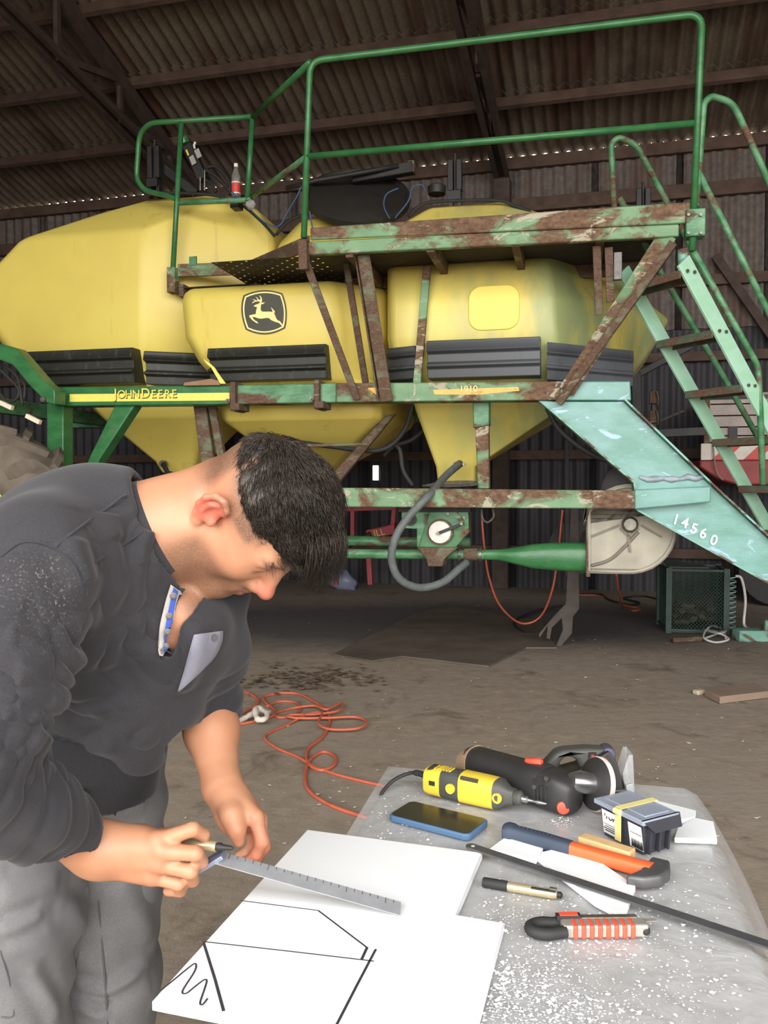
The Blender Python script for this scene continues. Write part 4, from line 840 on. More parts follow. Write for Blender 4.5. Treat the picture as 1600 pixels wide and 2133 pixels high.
# crumpled plastic bag on the floor behind the man, slack cable under the roof
bg0 = G(715, 1228); vs_ = MB().ball((0, 0, .12), (.16, .1, .14), 18, 12)
vs_.v = [(x*(1+.25*math.sin(23*z+9*y)) + (.16 if z < .03 and x > 0 else 0)*max(0, .03-z)*20, y*(1+.2*math.sin(17*x)), max(z, 0.002)+.012*math.sin(40*x+31*y)*(z > .02)) for x, y, z in vs_.v]
mbag, ntb, bb_ = nmat('blue_grey_film', .3); bb_.inputs['Base Color'].default_value = C(150, 154, 180); bb_.inputs['Alpha'].default_value = .75
tag(vs_.build('plastic_bag', mbag, smooth=60, loc=bg0), 'crumpled bluish plastic bag on the floor beyond the head of the man', 'bag')
tag(MB().tube(spline([plane_hit(x, y, bl(0, 9.2, 0), B2) for x, y in ((-20, 44), (60, 48), (130, 52), (220, 44), (300, 30), (420, -6))], 6), .009, 6).build('overhead_cable', M_DARK, smooth=180), 'slack dark cable hanging across the trusses under the roof', 'cable')
# ================================================================== work table in front
TZ = .78; TF = TZ+.003
def T(px, py, h=0.0): return G(px, py, TF+h)
TROT = R(12.0); E1 = Vector((math.cos(TROT), -math.sin(TROT), 0)); E2 = Vector((math.sin(TROT), math.cos(TROT), 0))
tl_ = G(816, 1606, TZ); tr_ = G(1440, 1652, TZ); TW = (tr_-tl_).dot(E1); TL = 1.25
def tb(x, y, z=TZ): return tl_ + E1*x - E2*y + Vector((0, 0, z-TZ))
table = empty('work_table', Vector((tl_.x, tl_.y, 0)), -TROT, 'narrow work table wrapped in clear film and strewn with white shavings', 'table')
M_TBL = simple('table_board', C(176, 172, 166), .7, 0, .08, 4); M_TLEG = simple('table_leg_steel', C(70, 68, 66), .5, .3, .2, 9)
def tl(x, y, z): return Vector((x, -y, z))
MB().box(tl(TW/2, TL/2, TZ-.02), (TW, TL, .036)).build('table_top', M_TBL, table, bevel=.006)
for x in (.05, TW-.05):
    for y in (.08, TL-.08): MB().box(tl(x, y, (TZ-.04)/2), (.05, .05, TZ-.04)).build('leg', M_TLEG, table, bevel=.004)
for x in (.05, TW-.05): MB().box(tl(x, TL/2, TZ-.09), (.03, TL-.2, .07)).build('apron', M_TLEG, table)
for y in (.08, TL-.08): MB().box(tl(TW/2, y, TZ-.09), (TW-.1, .03, .07)).build('apron', M_TLEG, table)
def mat_film():
    m, nt, b = nmat('clear_film', .22); v = coord(nt); b.inputs['Base Color'].default_value = C(206, 208, 210); b.inputs['Alpha'].default_value = .5
    f = noise(nt, v, 16, 6, .6, 1.5); c = mixc(nt, ramp(nt, f, .35, .7), C(196, 198, 200), C(222, 224, 226)); nt.links.new(c, b.inputs['Base Color'])
    bump(nt, b, noise(nt, v, 11, 4, .5, 2.0), .25, .012); return m
nx, ny = 40, 60; vs = []; fs = []
xs = [-.012 + (TW+.024)*i/26 for i in range(27)] + [TW+.012+.012*k for k in range(1, nx-25)]
for j in range(ny+1):
    y = -.02 + (TL+.02)*j/ny
    for x in xs:
        over = max(0, x-TW-.004); z = TZ+.0015 + .0007*math.sin(31*x+3*y)*math.sin(17*y+5*x) - (over*1.3+over*over*9)
        wob = over*.35*math.sin(9*y+1.0); vs.append(tl(x+wob*.6, y, z))
n_ = len(xs)
for j in range(ny):
    for i in range(n_-1): a = j*n_+i; fs.append((a, a+1, a+1+n_, a+n_))
me = bpy.data.meshes.new('film_cover'); me.from_pydata(vs, [], fs); me.polygons.foreach_set('use_smooth', [True]*len(fs))
M_FILM = mat_film(); film = put('film_cover', me, M_FILM, table)
# --- white plastic board with marker lines
M_WHT = simple('white_plastic_sheet', C(240, 243, 245), .38, 0, .012, 3)
bt = .011
board_px = [(640, 1728), (1005, 1776), (950, 1905), (1051, 1922), (995, 2133), (972, 2216), (316, 2086)]
bpts = [G(x, y, TF+bt) for x, y in board_px]
board = MB().prism(bpts, (0, 0, -bt+.0005)).build('plastic_board', M_WHT, bevel=.0012, seg=2)
tag(board, 'large stepped white plastic board marked with pen lines, overhanging the table', 'board')
M_INK = simple('marker_ink', C(52, 54, 58), .6, 0, .2, 60)
def ink(pix, wd=.0022, closed=False):
    pts = [G(x, y, TF+bt+.0004) for x, y in pix]; mb = MB(); n = len(pts)
    for i in range(n):
        a = pts[max(i-1, 0)]; b = pts[min(i+1, n-1)]; d = (b-a); d.z = 0; d.normalize(); s_ = Vector((-d.y, d.x, 0))*wd/2
        mb.v += [tuple(pts[i]+s_), tuple(pts[i]-s_)]
    mb.f += [(2*i, 2*i+1, 2*i+3, 2*i+2) for i in range(n-1)]
    mb.build('marker_line', M_INK, board)
ink([(500, 1875.5), (663, 1896.5)], .0018); ink([(663, 1896.5), (765, 1974)], .0024); ink([(765, 1973), (753, 1999)], .0034); ink([(422, 1961), (600, 1981), (779, 2002)], .002)
ink([(783, 1977), (742, 2055), (702, 2133), (680, 2170)], .003); ink([(424, 1963), (448, 2040), (466, 2106)], .0034); ink([(424, 1946), (440, 1949)], .0016)
ink([(300+x/2.051, 1700+y/2.051) for x, y in [tuple(p)[:2] for p in spline([(a, b, 0) for a, b in ((70, 745), (120, 705), (205, 636), (222, 634), (215, 665), (165, 745), (180, 757), (215, 730), (255, 700), (268, 703), (258, 740), (240, 795), (250, 805), (272, 778))], 5)]], .0022)
# --- offcuts
def slab(name, pix, th, mat, label, cat, h=0.0, group=None):
    o = MB().prism([T(x, y, h+th) for x, y in pix], (0, 0, -th+.0004)).build(name, mat, bevel=.001); return tag(o, label, cat, group)
slab('plastic_offcut', [(1019, 1768), (1055, 1741), (1132, 1762), (1130, 1774), (1116, 1791)], .008, M_WHT, 'small white plastic offcut half under the hacksaw blade beside the board', 'offcut')
slab('plastic_offcut', [(1120, 1784), (1129, 1774), (1197, 1759), (1324, 1844), (1320, 1855), (1305, 1896), (1281, 1898), (1240, 1877)], .009, M_WHT, 'large wedge of white plastic offcut under the middle of the hacksaw blade', 'offcut')
slab('plastic_offcut', [(1338, 1669), (1349, 1662), (1450, 1688), (1448, 1701), (1400, 1712), (1360, 1700)], .009, M_WHT, 'white plastic offcut lying behind the black storage box', 'offcut')
slab('plastic_offcut', [(1448, 1703), (1487, 1711), (1494, 1748), (1405, 1745), (1412, 1722)], .009, M_WHT, 'white plastic offcut at the far right table edge', 'offcut')
# --- generic placer: local x along the thing, y across, z up
def place(name, pa, pb, label, cat, h=0.0):
    a, b = T(*pa, h), T(*pb, h); d = b-a; d.z = 0
    o = empty(name, Vector(((a.x+b.x)/2, (a.y+b.y)/2, TF)), math.atan2(d.y, d.x), label, cat); return o, d.length
def rbox(size, c=(0, 0, 0)): return MB().box(c, size)
# --- phone
ph, n = place('smartphone', (840, 1697), (990, 1735), 'black smartphone in a slate blue case lying face up beside the white board', 'phone')
def roundrect(lx, ly, r, z0, z1, n=6):
    pts = []
    for cx, cy, t0 in ((lx/2-r, ly/2-r, 0), (-lx/2+r, ly/2-r, 90), (-lx/2+r, -ly/2+r, 180), (lx/2-r, -ly/2+r, 270)):
        for k in range(n+1): t = R(t0+90*k/n); pts.append(Vector((cx+r*math.cos(t), cy+r*math.sin(t), z0)))
    return MB().prism(pts, (0, 0, z1-z0))
roundrect(.156, .079, .012, .0003, .0115).build('phone_case', simple('blue_case', C(74, 104, 136), .55, 0, .06, 20), ph, bevel=.0025, seg=3)
roundrect(.149, .072, .010, .0112, .0121).build('phone_screen', simple('phone_glass', C(34, 34, 36), .22, 0, .05, 20), ph)
# --- rotary tool
rt, n = place('rotary_tool', (892, 1652), (1066, 1692), 'yellow and grey corded rotary tool lying behind the phone', 'rotary tool')
M_TY = simple('tool_yellow', C(222, 192, 62), .5, 0, .08, 14); M_TG = simple('tool_grey', C(70, 70, 66), .6, 0, .12, 14)
def rsec(x, ry, rz, zc, n=20, p=.6): return [Vector((x, ry*math.copysign(abs(math.cos(2*math.pi*k/n))**p, math.cos(2*math.pi*k/n)), zc+rz*math.copysign(abs(math.sin(2*math.pi*k/n))**p, math.sin(2*math.pi*k/n)))) for k in range(n)]
hb = n/2; zc = .0285
MB().loft([rsec(-hb, .018, .02, zc), rsec(-hb+.008, .024, .026, zc), rsec(-hb+.06, .024, .026, zc), rsec(-hb+.075, .0245, .0265, zc), rsec(hb-.02, .024, .026, zc), rsec(hb-.004, .013, .015, zc), rsec(hb+.006, .012, .014, zc)]).build('tool_body', M_TG, rt, smooth=50)
MB().loft([rsec(-.01, .0252, .0273, zc), rsec(hb-.045, .0250, .027, zc), rsec(hb-.028, .0248, .0262, zc)]).build('yellow_shell', M_TY, rt, smooth=50)
MB().loft([rsec(-hb+.002, .0235, .0235, zc), rsec(-hb+.010, .0252, .0255, zc), rsec(-hb+.036, .0252, .0262, zc)]).build('end_shell', M_TY, rt, smooth=50)
MB().box((-hb+.022, -.0252, zc+.002), (.012, .002, .008)).build('switch', M_RUBBER, rt)
for i in range(6): MB().box((-hb+.022+i*.006, -.004, zc+.0262), (.003, .02, .002)).build('vent_rib', M_TY, rt)
MB().box((.012, -.0200, zc+.0205), (.034, .006, .010), Matrix.Rotation(R(42), 3, 'X')).build('name_plate', simple('dark_plate', C(66, 64, 58), .5, 0, .08, 30), rt)
for x in (-.024, hb-.018): MB().lathe([(.009, 0), (.009, .004), (.0055, .004), (.0055, .001)], (x, -.0245 if x < 0 else -.021, zc), (0, -1, 0), 16).build('screw_ring', M_TY, rt, smooth=40)
MB().lathe([(.011, 0), (.013, .004), (.013, .012), (.009, .016)], (hb+.004, 0, zc), (1, 0, 0), 16).build('collet_nut', M_TG, rt, smooth=40)
MB().lathe([(.006, 0), (.006, .010), (.003, .012), (.002, .024), (.0035, .03), (.002, .042), (.0005, .046)], (hb+.019, 0, zc), (1, 0, 0), 12).build('burr', simple('bright_steel', C(190, 190, 186), .25, .9, .1, 20), rt, smooth=40)
cb = [Vector((-hb+.004, 0, zc)), Vector((-hb-.025, .004, .032)), Vector((-hb-.05, -.002, .026)), Vector((-hb-.068, -.03, .012)), Vector((-hb-.072, -.06, -.02)), Vector((-hb-.07, -.065, -.15))]
MB().tube(spline(cb, 6), [.006]*8+[.0036]*23, 8).build('power_cord', M_RUBBER, rt, smooth=180)
# --- angle grinder
gr, n = place('angle_grinder', (1000, 1632), (1205, 1704), 'black angle grinder with red buttons and a flap disc behind the storage box', 'grinder')
M_TB = simple('tool_black', C(46, 45, 44), .5, 0, .15, 16); M_RED_ = simple('tool_red', C(230, 84, 62), .5, 0, .05, 20)
hb = n/2; zc = .0385
MB().loft([rsec(-hb-.03, .024, .024, zc, p=.8), rsec(-hb-.02, .03, .03, zc, p=.8), rsec(-hb+.02, .031, .031, zc, p=.8), rsec(.005, .033, .034, zc, p=.8), rsec(.03, .035, .037, zc, p=.7), rsec(.045, .033, .035, zc, p=.6)]).build('motor_body', M_TB, gr, smooth=50)
MB().loft([rsec(.04, .031, .034, zc-.002, p=.55), rsec(.075, .031, .034, zc-.002, p=.5), rsec(.1, .027, .03, zc-.005, p=.5), rsec(.108, .02, .022, zc-.005, p=.6)]).build('gear_head', M_TB, gr, smooth=50)
for i in range(4): MB().box((.05+i*.009, -.0322, zc-.004), (.0035, .003, .032)).build('vent_slot', M_RUBBER, gr)
MB().lathe([(.011, 0), (.011, .005), (.009, .006)], (.096, -.0225, zc-.018), (.72, -.69, 0), 18).build('lock_button', M_RED_, gr, smooth=40)
MB().loft([rsec(-.0, .006, .004, zc+.035), rsec(.012, .009, .006, zc+.036), rsec(.028, .007, .007, zc+.038), rsec(.034, .004, .004, zc+.039)]).build('slide_switch', M_RED_, gr, smooth=60)
MB().bar((.04, -.031, zc+.012), (.062, -.031, zc+.022), .014, .005).build('head_clamp', M_TB, gr)
for x, z in ((.044, zc+.006), (.07, zc+.028)): MB().lathe([(.004, 0), (.004, .003)], (x, -.034, z), (0, -1, 0), 10).build('screw', M_BOLT, gr)
MB().loft([rsec(-hb-.036, .03, .026, zc-.004, p=.9), rsec(-hb-.012, .0335, .033, zc, p=.9)]).build('cloth_wrap', simple('beige_cloth', C(150, 126, 98), .95, 0, .15, 24), gr, smooth=60)
dn = Vector((-.36, -.9, .22)).normalized(); dc_ = Vector((.114, .044, .050))
MB().lathe([(.019, 0), (.019, .03), (.014, .045)], dc_-dn*-.004, dn, 20).build('spindle_collar', simple('chrome', C(170, 170, 168), .25, .9, .1, 20), gr, smooth=40)
dk = MB().lathe([(.016, .008), (.036, .003), (.0455, -.002), (.0455, -.006), (.016, -.004)], dc_, dn, 36).build('flap_disc', M_TB, gr, smooth=40)
MB().lathe([(.0455, -.0015), (.0475, -.004), (.0475, -.010), (.040, -.011)], dc_, dn, 36, False).build('disc_edge', simple('abrasive_edge', C(206, 180, 170), .9, 0, .2, 60), dk, smooth=40)
lm = Matrix.Translation((-.032, -.0235, zc+.0235)) @ Matrix.Rotation(R(45), 4, 'X'); text_obj('red_logo', 'TOOL', simple('logo_red', C(176, 58, 54), .5, 0, .05, 20), gr, lm, .013, .0003)
bpy.data.objects.remove(gr.children[-1])
# --- jigsaw behind it, seen side-on
js, n = place('jigsaw', (1128, 1641), (1300, 1645), 'black jigsaw with red buttons and clear guard at the far end of the table', 'jigsaw')
def J(px, py):
    d = plane_hit(px, py, js.location, Vector((-math.sin(js.rotation_euler.z), math.cos(js.rotation_euler.z), 0))) - js.location
    return Vector((d.dot(Vector((math.cos(js.rotation_euler.z), math.sin(js.rotation_euler.z), 0))), 0, d.z))
outer = [(1103, 1640), (1108, 1612), (1130, 1585), (1155, 1562), (1170, 1558), (1218, 1554), (1248, 1552), (1262, 1556), (1280, 1580), (1288, 1610), (1294, 1648), (1250, 1655), (1150, 1655), (1110, 1655)]
hole = [(1160, 1596), (1166, 1574), (1185, 1568), (1198, 1576), (1200, 1590), (1180, 1596), (1170, 1600)]
# body in pieces round the grip opening so that it stays open
def jp(name, pix, mat, y0=-.028, y1=.028, par=js, bev=.008): return MB().prism([J(x, y)+Vector((0, y0, 0)) for x, y in pix], (0, y1-y0, 0)).build(name, mat, par, bevel=bev, seg=3)
jp('jigsaw_body', [(1103, 1638), (1108, 1612), (1130, 1590), (1160, 1596), (1172, 1602), (1202, 1594), (1262, 1556), (1280, 1580), (1288, 1610), (1294, 1640), (1290, 1643), (1110, 1640)], M_TB)
jp('grip', [(1126, 1594), (1155, 1563), (1170, 1558), (1218, 1554), (1262, 1556), (1204, 1598), (1200, 1578), (1185, 1569), (1168, 1575), (1160, 1598)], M_TG, -.02, .02)
jp('nose_knob', [(1252, 1556), (1262, 1551), (1274, 1554), (1281, 1565), (1279, 1580), (1265, 1584)], simple('violet_black', C(70, 70, 86), .5, 0, .1, 20), -.018, .018)
for pix in ([(1127, 1592), (1140, 1592), (1140, 1599), (1127, 1599)], [(1152, 1596), (1161, 1596), (1161, 1602), (1152, 1602)], [(1236, 1594), (1254, 1587), (1264, 1587), (1264, 1597), (1240, 1602), (1236, 1602)]): jp('red_button', pix, M_RED_, -.032, -.02, bev=.002)
jp('badge', [(1222, 1560), (1238, 1560), (1238, 1580), (1222, 1580)], simple('badge_dark', C(40, 30, 30), .4, 0, .1, 30), -.0225, -.018, bev=0)
jp('badge_stripe', [(1227, 1564), (1233, 1564), (1233, 1578), (1227, 1578)], simple('badge_red', C(150, 48, 50), .5, 0, .1, 30), -.0232, -.0222, bev=0)
mg, ntg, bg_ = nmat('clear_guard', .1); bg_.inputs['Base Color'].default_value = C(206, 208, 210); bg_.inputs['Alpha'].default_value = .35
jp('guard', [(1302, 1562), (1311, 1562), (1315, 1642), (1296, 1642), (1290, 1600)], mg, -.03, .02, bev=.001)
jp('foot_plate', [(1295, 1622), (1309, 1618), (1312, 1644), (1296, 1644)], simple('alloy_plate', C(176, 178, 180), .4, .5, .1, 20), -.035, .035, bev=.001)
for y in (1628, 1638): jp('wire_guide', [(1268, y), (1296, y), (1296, y+2.5), (1268, y+2.5)], M_BOLT, -.045, -.038, bev=0)
# --- storage box
A_b, B_b = T(1248, 1738), T(1340, 1787); bxd = (B_b-A_b); bl_x = bxd.length
sb = empty('storage_box', (A_b+B_b)/2, math.atan2(bxd.y, bxd.x), 'black plastic parts box with clear lid, paper labels and yellow tape', 'box')
M_BX = simple('box_black', C(48, 49, 56), .45, 0, .1, 20); M_PAP = simple('label_paper', C(226, 224, 220), .6, 0, .03, 40); M_TAPE = simple('masking_tape', C(220, 204, 136), .7, 0, .05, 30)
bw_, bh_ = .066, .052
def hexa(x0, x1, y0, y1, z0, z1, s=.006): return MB().loft([[Vector((x0+s, y0+s, z0)), Vector((x1-s, y0+s, z0)), Vector((x1-s, y1-s, z0)), Vector((x0+s, y1-s, z0))], [Vector((x0, y0, z1)), Vector((x1, y0, z1)), Vector((x1, y1, z1)), Vector((x0, y1, z1))]])
hx = bl_x/2
hexa(-hx, hx, 0, bw_, .0005, bh_).build('box_body', M_BX, sb, bevel=.0015)
for i in range(3): MB().bar((hx-.001, .012+i*.02, .004), (hx+.003, .012+i*.02, bh_-.002), .004, .007, (1, 0, 0)).build('side_rib', M_BX, sb)
ml, ntl, bl__ = nmat('clear_lid', .12); bl__.inputs['Base Color'].default_value = C(160, 168, 184); bl__.inputs['Alpha'].default_value = .72
MB().box((0, bw_/2-.001, bh_+.004), (bl_x+.012, bw_+.012, .008)).build('lid', ml, sb, bevel=.0015)
MB().prism([(hx+.005, -.007, bh_+.008), (hx+.012, bw_*.2, bh_-.012), (hx+.012, bw_+.005, bh_-.012), (hx+.005, bw_+.007, bh_+.008)], (-.003, 0, 0)).build('hinge_flap', M_BX, sb)
for x in (-hx*.5, hx*.5): MB().box((x, bw_/2, bh_+.0092), (bl_x*.42, bw_*.8, .0024)).build('lid_panel', ml, sb, bevel=.001)
for x0, x1 in ((-hx+.006, -.012), (.016, hx-.004)):
    MB().add([(x0, .0052, .006), (x1, .0052, .006), (x1, -.0008, bh_-.006), (x0, -.0008, bh_-.006)], [(0, 1, 2, 3)]).build('paper_label', M_PAP, sb)
M_BT = simple('label_ink', C(40, 40, 44), .6, 0, .1, 40)
def boxtext(t_, x, z, size): text_obj('label_print', t_, M_BT, sb, Matrix.Translation((x, -.0012+ (bh_-z)*.115, z)) @ Matrix.Rotation(R(90-6.5), 4, 'X'), size, .0002, .0003)
boxtext('T', -hx+.013, .040, .011); boxtext('TOP', -.024, .036, .012)
for i in range(5): MB().box((-.026, .004, .026-i*.0035), (.030 if i % 2 else .024, .003, .0008)).build('print_line', M_BT, sb)
for i in range(4): MB().box((.031, .0025, .040-i*.003), (.024, .003, .0007)).build('print_line', M_BT, sb)
for i in range(11): MB().box((.022+i*.0022, .0045, .016), (.0008 if i % 3 else .0014, .003, .016)).build('print_line', M_BT, sb)
MB().box((.002, bw_/2, bh_+.0115), (.013, bw_+.014, .0008)).build('tape', M_TAPE, sb); MB().box((.002, -.0075, bh_*.5+.008), (.013, .0008, bh_*.9)).build('tape', M_TAPE, sb)
MB().tube([Vector((-.004, -.009, bh_+.006)), Vector((.008, -.009, bh_+.006))], .005, 12).build('tape_curl', M_TAPE, sb, smooth=60)
# --- wooden block, hatchet
wk, n = place('wood_block', (1210, 1756), (1318, 1790), 'short block of raw wood lying between storage box and orange handle', 'block', .012)
wk.location.z = TF+.0005
MB().box((0, .0, .013), (n, .022, .025)).build('wood_stick', simple('raw_wood', C(206, 168, 118), .8, 0, .14, 26, 'Object', .1), wk, bevel=.002)
hx_, n = place('hatchet', (1056, 1732), (1346, 1812), 'hatchet with navy rubber grip and orange shaft lying in front of the box', 'hatchet', .013)
hb = n/2
M_NVY = simple('navy_rubber', C(54, 64, 80), .7, 0, .1, 20); M_OR = simple('orange_shaft', C(218, 96, 50), .5, 0, .1, 14)
MB().loft([rsec(-hb-.004, .010, .012, .0135), rsec(-hb, .016, .0132, .0135), rsec(-hb+.010, .0155, .0132, .0135), rsec(-hb+.016, .012, .012, .0135), rsec(-hb+.06, .013, .0125, .0135), rsec(-.002, .0115, .0115, .0135)]).build('grip', M_NVY, hx_, smooth=50)
for i in range(9): MB().tube([Vector((-hb+.022+i*.007, -.0115, .015)), Vector((-hb+.022+i*.007, 0, .0265)), Vector((-hb+.022+i*.007, .0115, .015))], .0016, 6).build('grip_rib', M_NVY, hx_, smooth=180)
MB().loft([rsec(-.004, .011, .011, .0135), rsec(.03, .0105, .0105, .0135), rsec(hb+.008, .0125, .011, .0135)]).build('shaft', M_OR, hx_, smooth=50)
MB().prism([Vector(p) for p in ((hb-.002, .032, .004), (hb+.024, .034, .004), (hb+.034, .004, .004), (hb+.030, -.024, .004), (hb+.012, -.046, .004), (hb-.012, -.052, .004), (hb-.002, -.02, .004))], (0, 0, .018)).build('axe_head', simple('axe_steel', C(92, 92, 92), .5, .5, .25, 20), hx_, bevel=.004)
# --- hacksaw blade / flat bar over board and offcuts
hs, n = place('flat_steel_bar', (982, 1762), (1605, 1968), 'long thin dark steel bar with an end hole, lying across board and offcuts', 'bar', bt+.0035)
MB().prism([Vector((x, y, bt+.0012)) for x, y in [(-n/2+.0085*math.cos(R(a)), .0085*math.sin(R(a))) for a in range(90, 271, 20)] + [(n/2+.25, -.0085), (n/2+.25, .0085)]], (0, 0, .0028)).build('bar_strip', simple('dark_bar', C(80, 80, 82), .5, .2, .2, 24), hs)
MB().lathe([(.003, 0), (.003, .0004)], (-n/2+.003, 0, bt+.004), (0, 0, 1), 14).build('end_hole', simple('hole_pale', C(196, 196, 194), .6, 0, .02, 20), hs)
# --- marker on the table and cutter knife
M_GOLD = simple('gold_barrel', C(206, 190, 150), .3, .6, .08, 20)
def marker(name, a, b, label):
    m, n = place(name, a, b, label, 'marker', .007); hb = n/2
    MB().lathe([(.0062, 0), (.0072, .002), (.0072, .034), (.0068, .036)], (-hb, 0, .0074), (1, 0, 0), 18).build('cap', M_RUBBER, m, smooth=40)
    MB().lathe([(.0064, .036), (.0066, .04), (.0066, n-.014), (.0055, n-.008), (.004, n-.007)], (-hb, 0, .0074), (1, 0, 0), 18).build('barrel', M_GOLD, m, smooth=40)
    MB().box((hb-.026, -.0035, .0128), (.034, .004, .0022)).build('clip', M_DARK, m, bevel=.0006); MB().box((hb-.013, .0, .0145), (.01, .006, .003)).build('clip_head', M_BOLT, m, bevel=.0006)
    MB().lathe([(.0045, 0), (.0045, .006), (.002, .008)], (hb-.008, 0, .0074), (1, 0, 0), 12).build('tail', M_DARK, m, smooth=40)
    return m
marker('paint_marker', (1006, 1838), (1172, 1866), 'gold paint marker with black cap lying on the film beside the white board')
ck, n = place('utility_knife', (1094, 1932), (1368, 1928), 'utility knife with orange banded grip and black tail at the table front', 'knife', .01)
hb = n/2; M_SIL = simple('knife_alloy', C(176, 172, 162), .4, .5, .12, 40)
MB().box((.016, -.003, .0095), (n-.06, .020, .017)).build('knife_body', M_SIL, ck, bevel=.003)
arc = [Vector((-hb+.026+.020*math.cos(R(a)), -.002+.0135*math.sin(R(a)), .0095)) for a in range(60, 301, 15)]
MB().tube([Vector((-hb+.05, -.0105, .0095))]+list(reversed(arc))+[Vector((-hb+.05, .0115, .0095))], .0078, 10).build('tail_loop', M_RUBBER, ck, smooth=60)
for i in range(8): MB().box((-hb+.062+i*.0105, -.0042, .0096), (.0068, .0205, .0178)).build('grip_band', M_RED_, ck, bevel=.002)
MB().box((.022, .0095, .013), (n-.09, .009, .012)).build('blade_rail', M_BOLT, ck, bevel=.0012)
MB().prism([(hb-.03, .005, .012), (hb+.004, .007, .012), (hb+.002, .013, .012), (hb-.03, .013, .012)], (0, 0, .0006)).build('blade', M_SIL, ck)
MB().box((-hb+.058, .0095, .0175), (.032, .011, .008)).build('slider', M_RUBBER, ck, bevel=.001); MB().box((-hb+.058, .0095, .0218), (.024, .008, .0016)).build('slider_pad', M_RED_, ck)
MB().ball((hb-.018, -.008, .0085), .0068, 12, 8).build('lock_knob', M_RUBBER, ck, smooth=180)
# --- shavings on the film
sh = MB()
def tflake(px, py, s):
    p = T(px, py, .0004); a = random.uniform(0, 6.28); n = random.choice((3, 4, 4)); pts = []
    for k in range(n):
        t = a+2*math.pi*k/n; q = s*random.uniform(.4, 1.2); pts.append(Vector((p.x+q*math.cos(t)*1.3, p.y+q*math.sin(t), p.z+random.uniform(0, s*.7))))
    sh.add(pts, [tuple(range(n))])
def on_table(p): d = p-tl_; return 0.005 < d.dot(E1) < TW-.005 and 0.01 < -d.dot(E2) < TL-.02
cl_ = [(1100, 2040, 60, 40, 500), (1180, 2110, 90, 30, 700), (1040, 2080, 30, 60, 350), (1330, 1880, 120, 50, 260), (1250, 2020, 120, 60, 350), (900, 1680, 60, 40, 90), (1170, 1712, 16, 6, 70), (820, 1690, 40, 20, 80), (1060, 1900, 40, 30, 110), (1450, 2050, 60, 60, 160), (1150, 1880, 120, 40, 160), (860, 1735, 60, 8, 70), (1200, 1960, 90, 25, 220)]
for cx, cy, sx, sy, n in cl_:
    for _ in range(n):
        x, y = random.gauss(cx, sx), random.gauss(cy, sy)
        if on_table(T(x, y)): tflake(x, y, random.uniform(.0006, .0019) if random.random() < .9 else .003)
tag(sh.build('plastic_shavings', simple('white_shavings', C(244, 245, 246), .8, 0, .03, 20)), 'white plastic shavings strewn over the film on the table', 'shavings', kind='stuff')
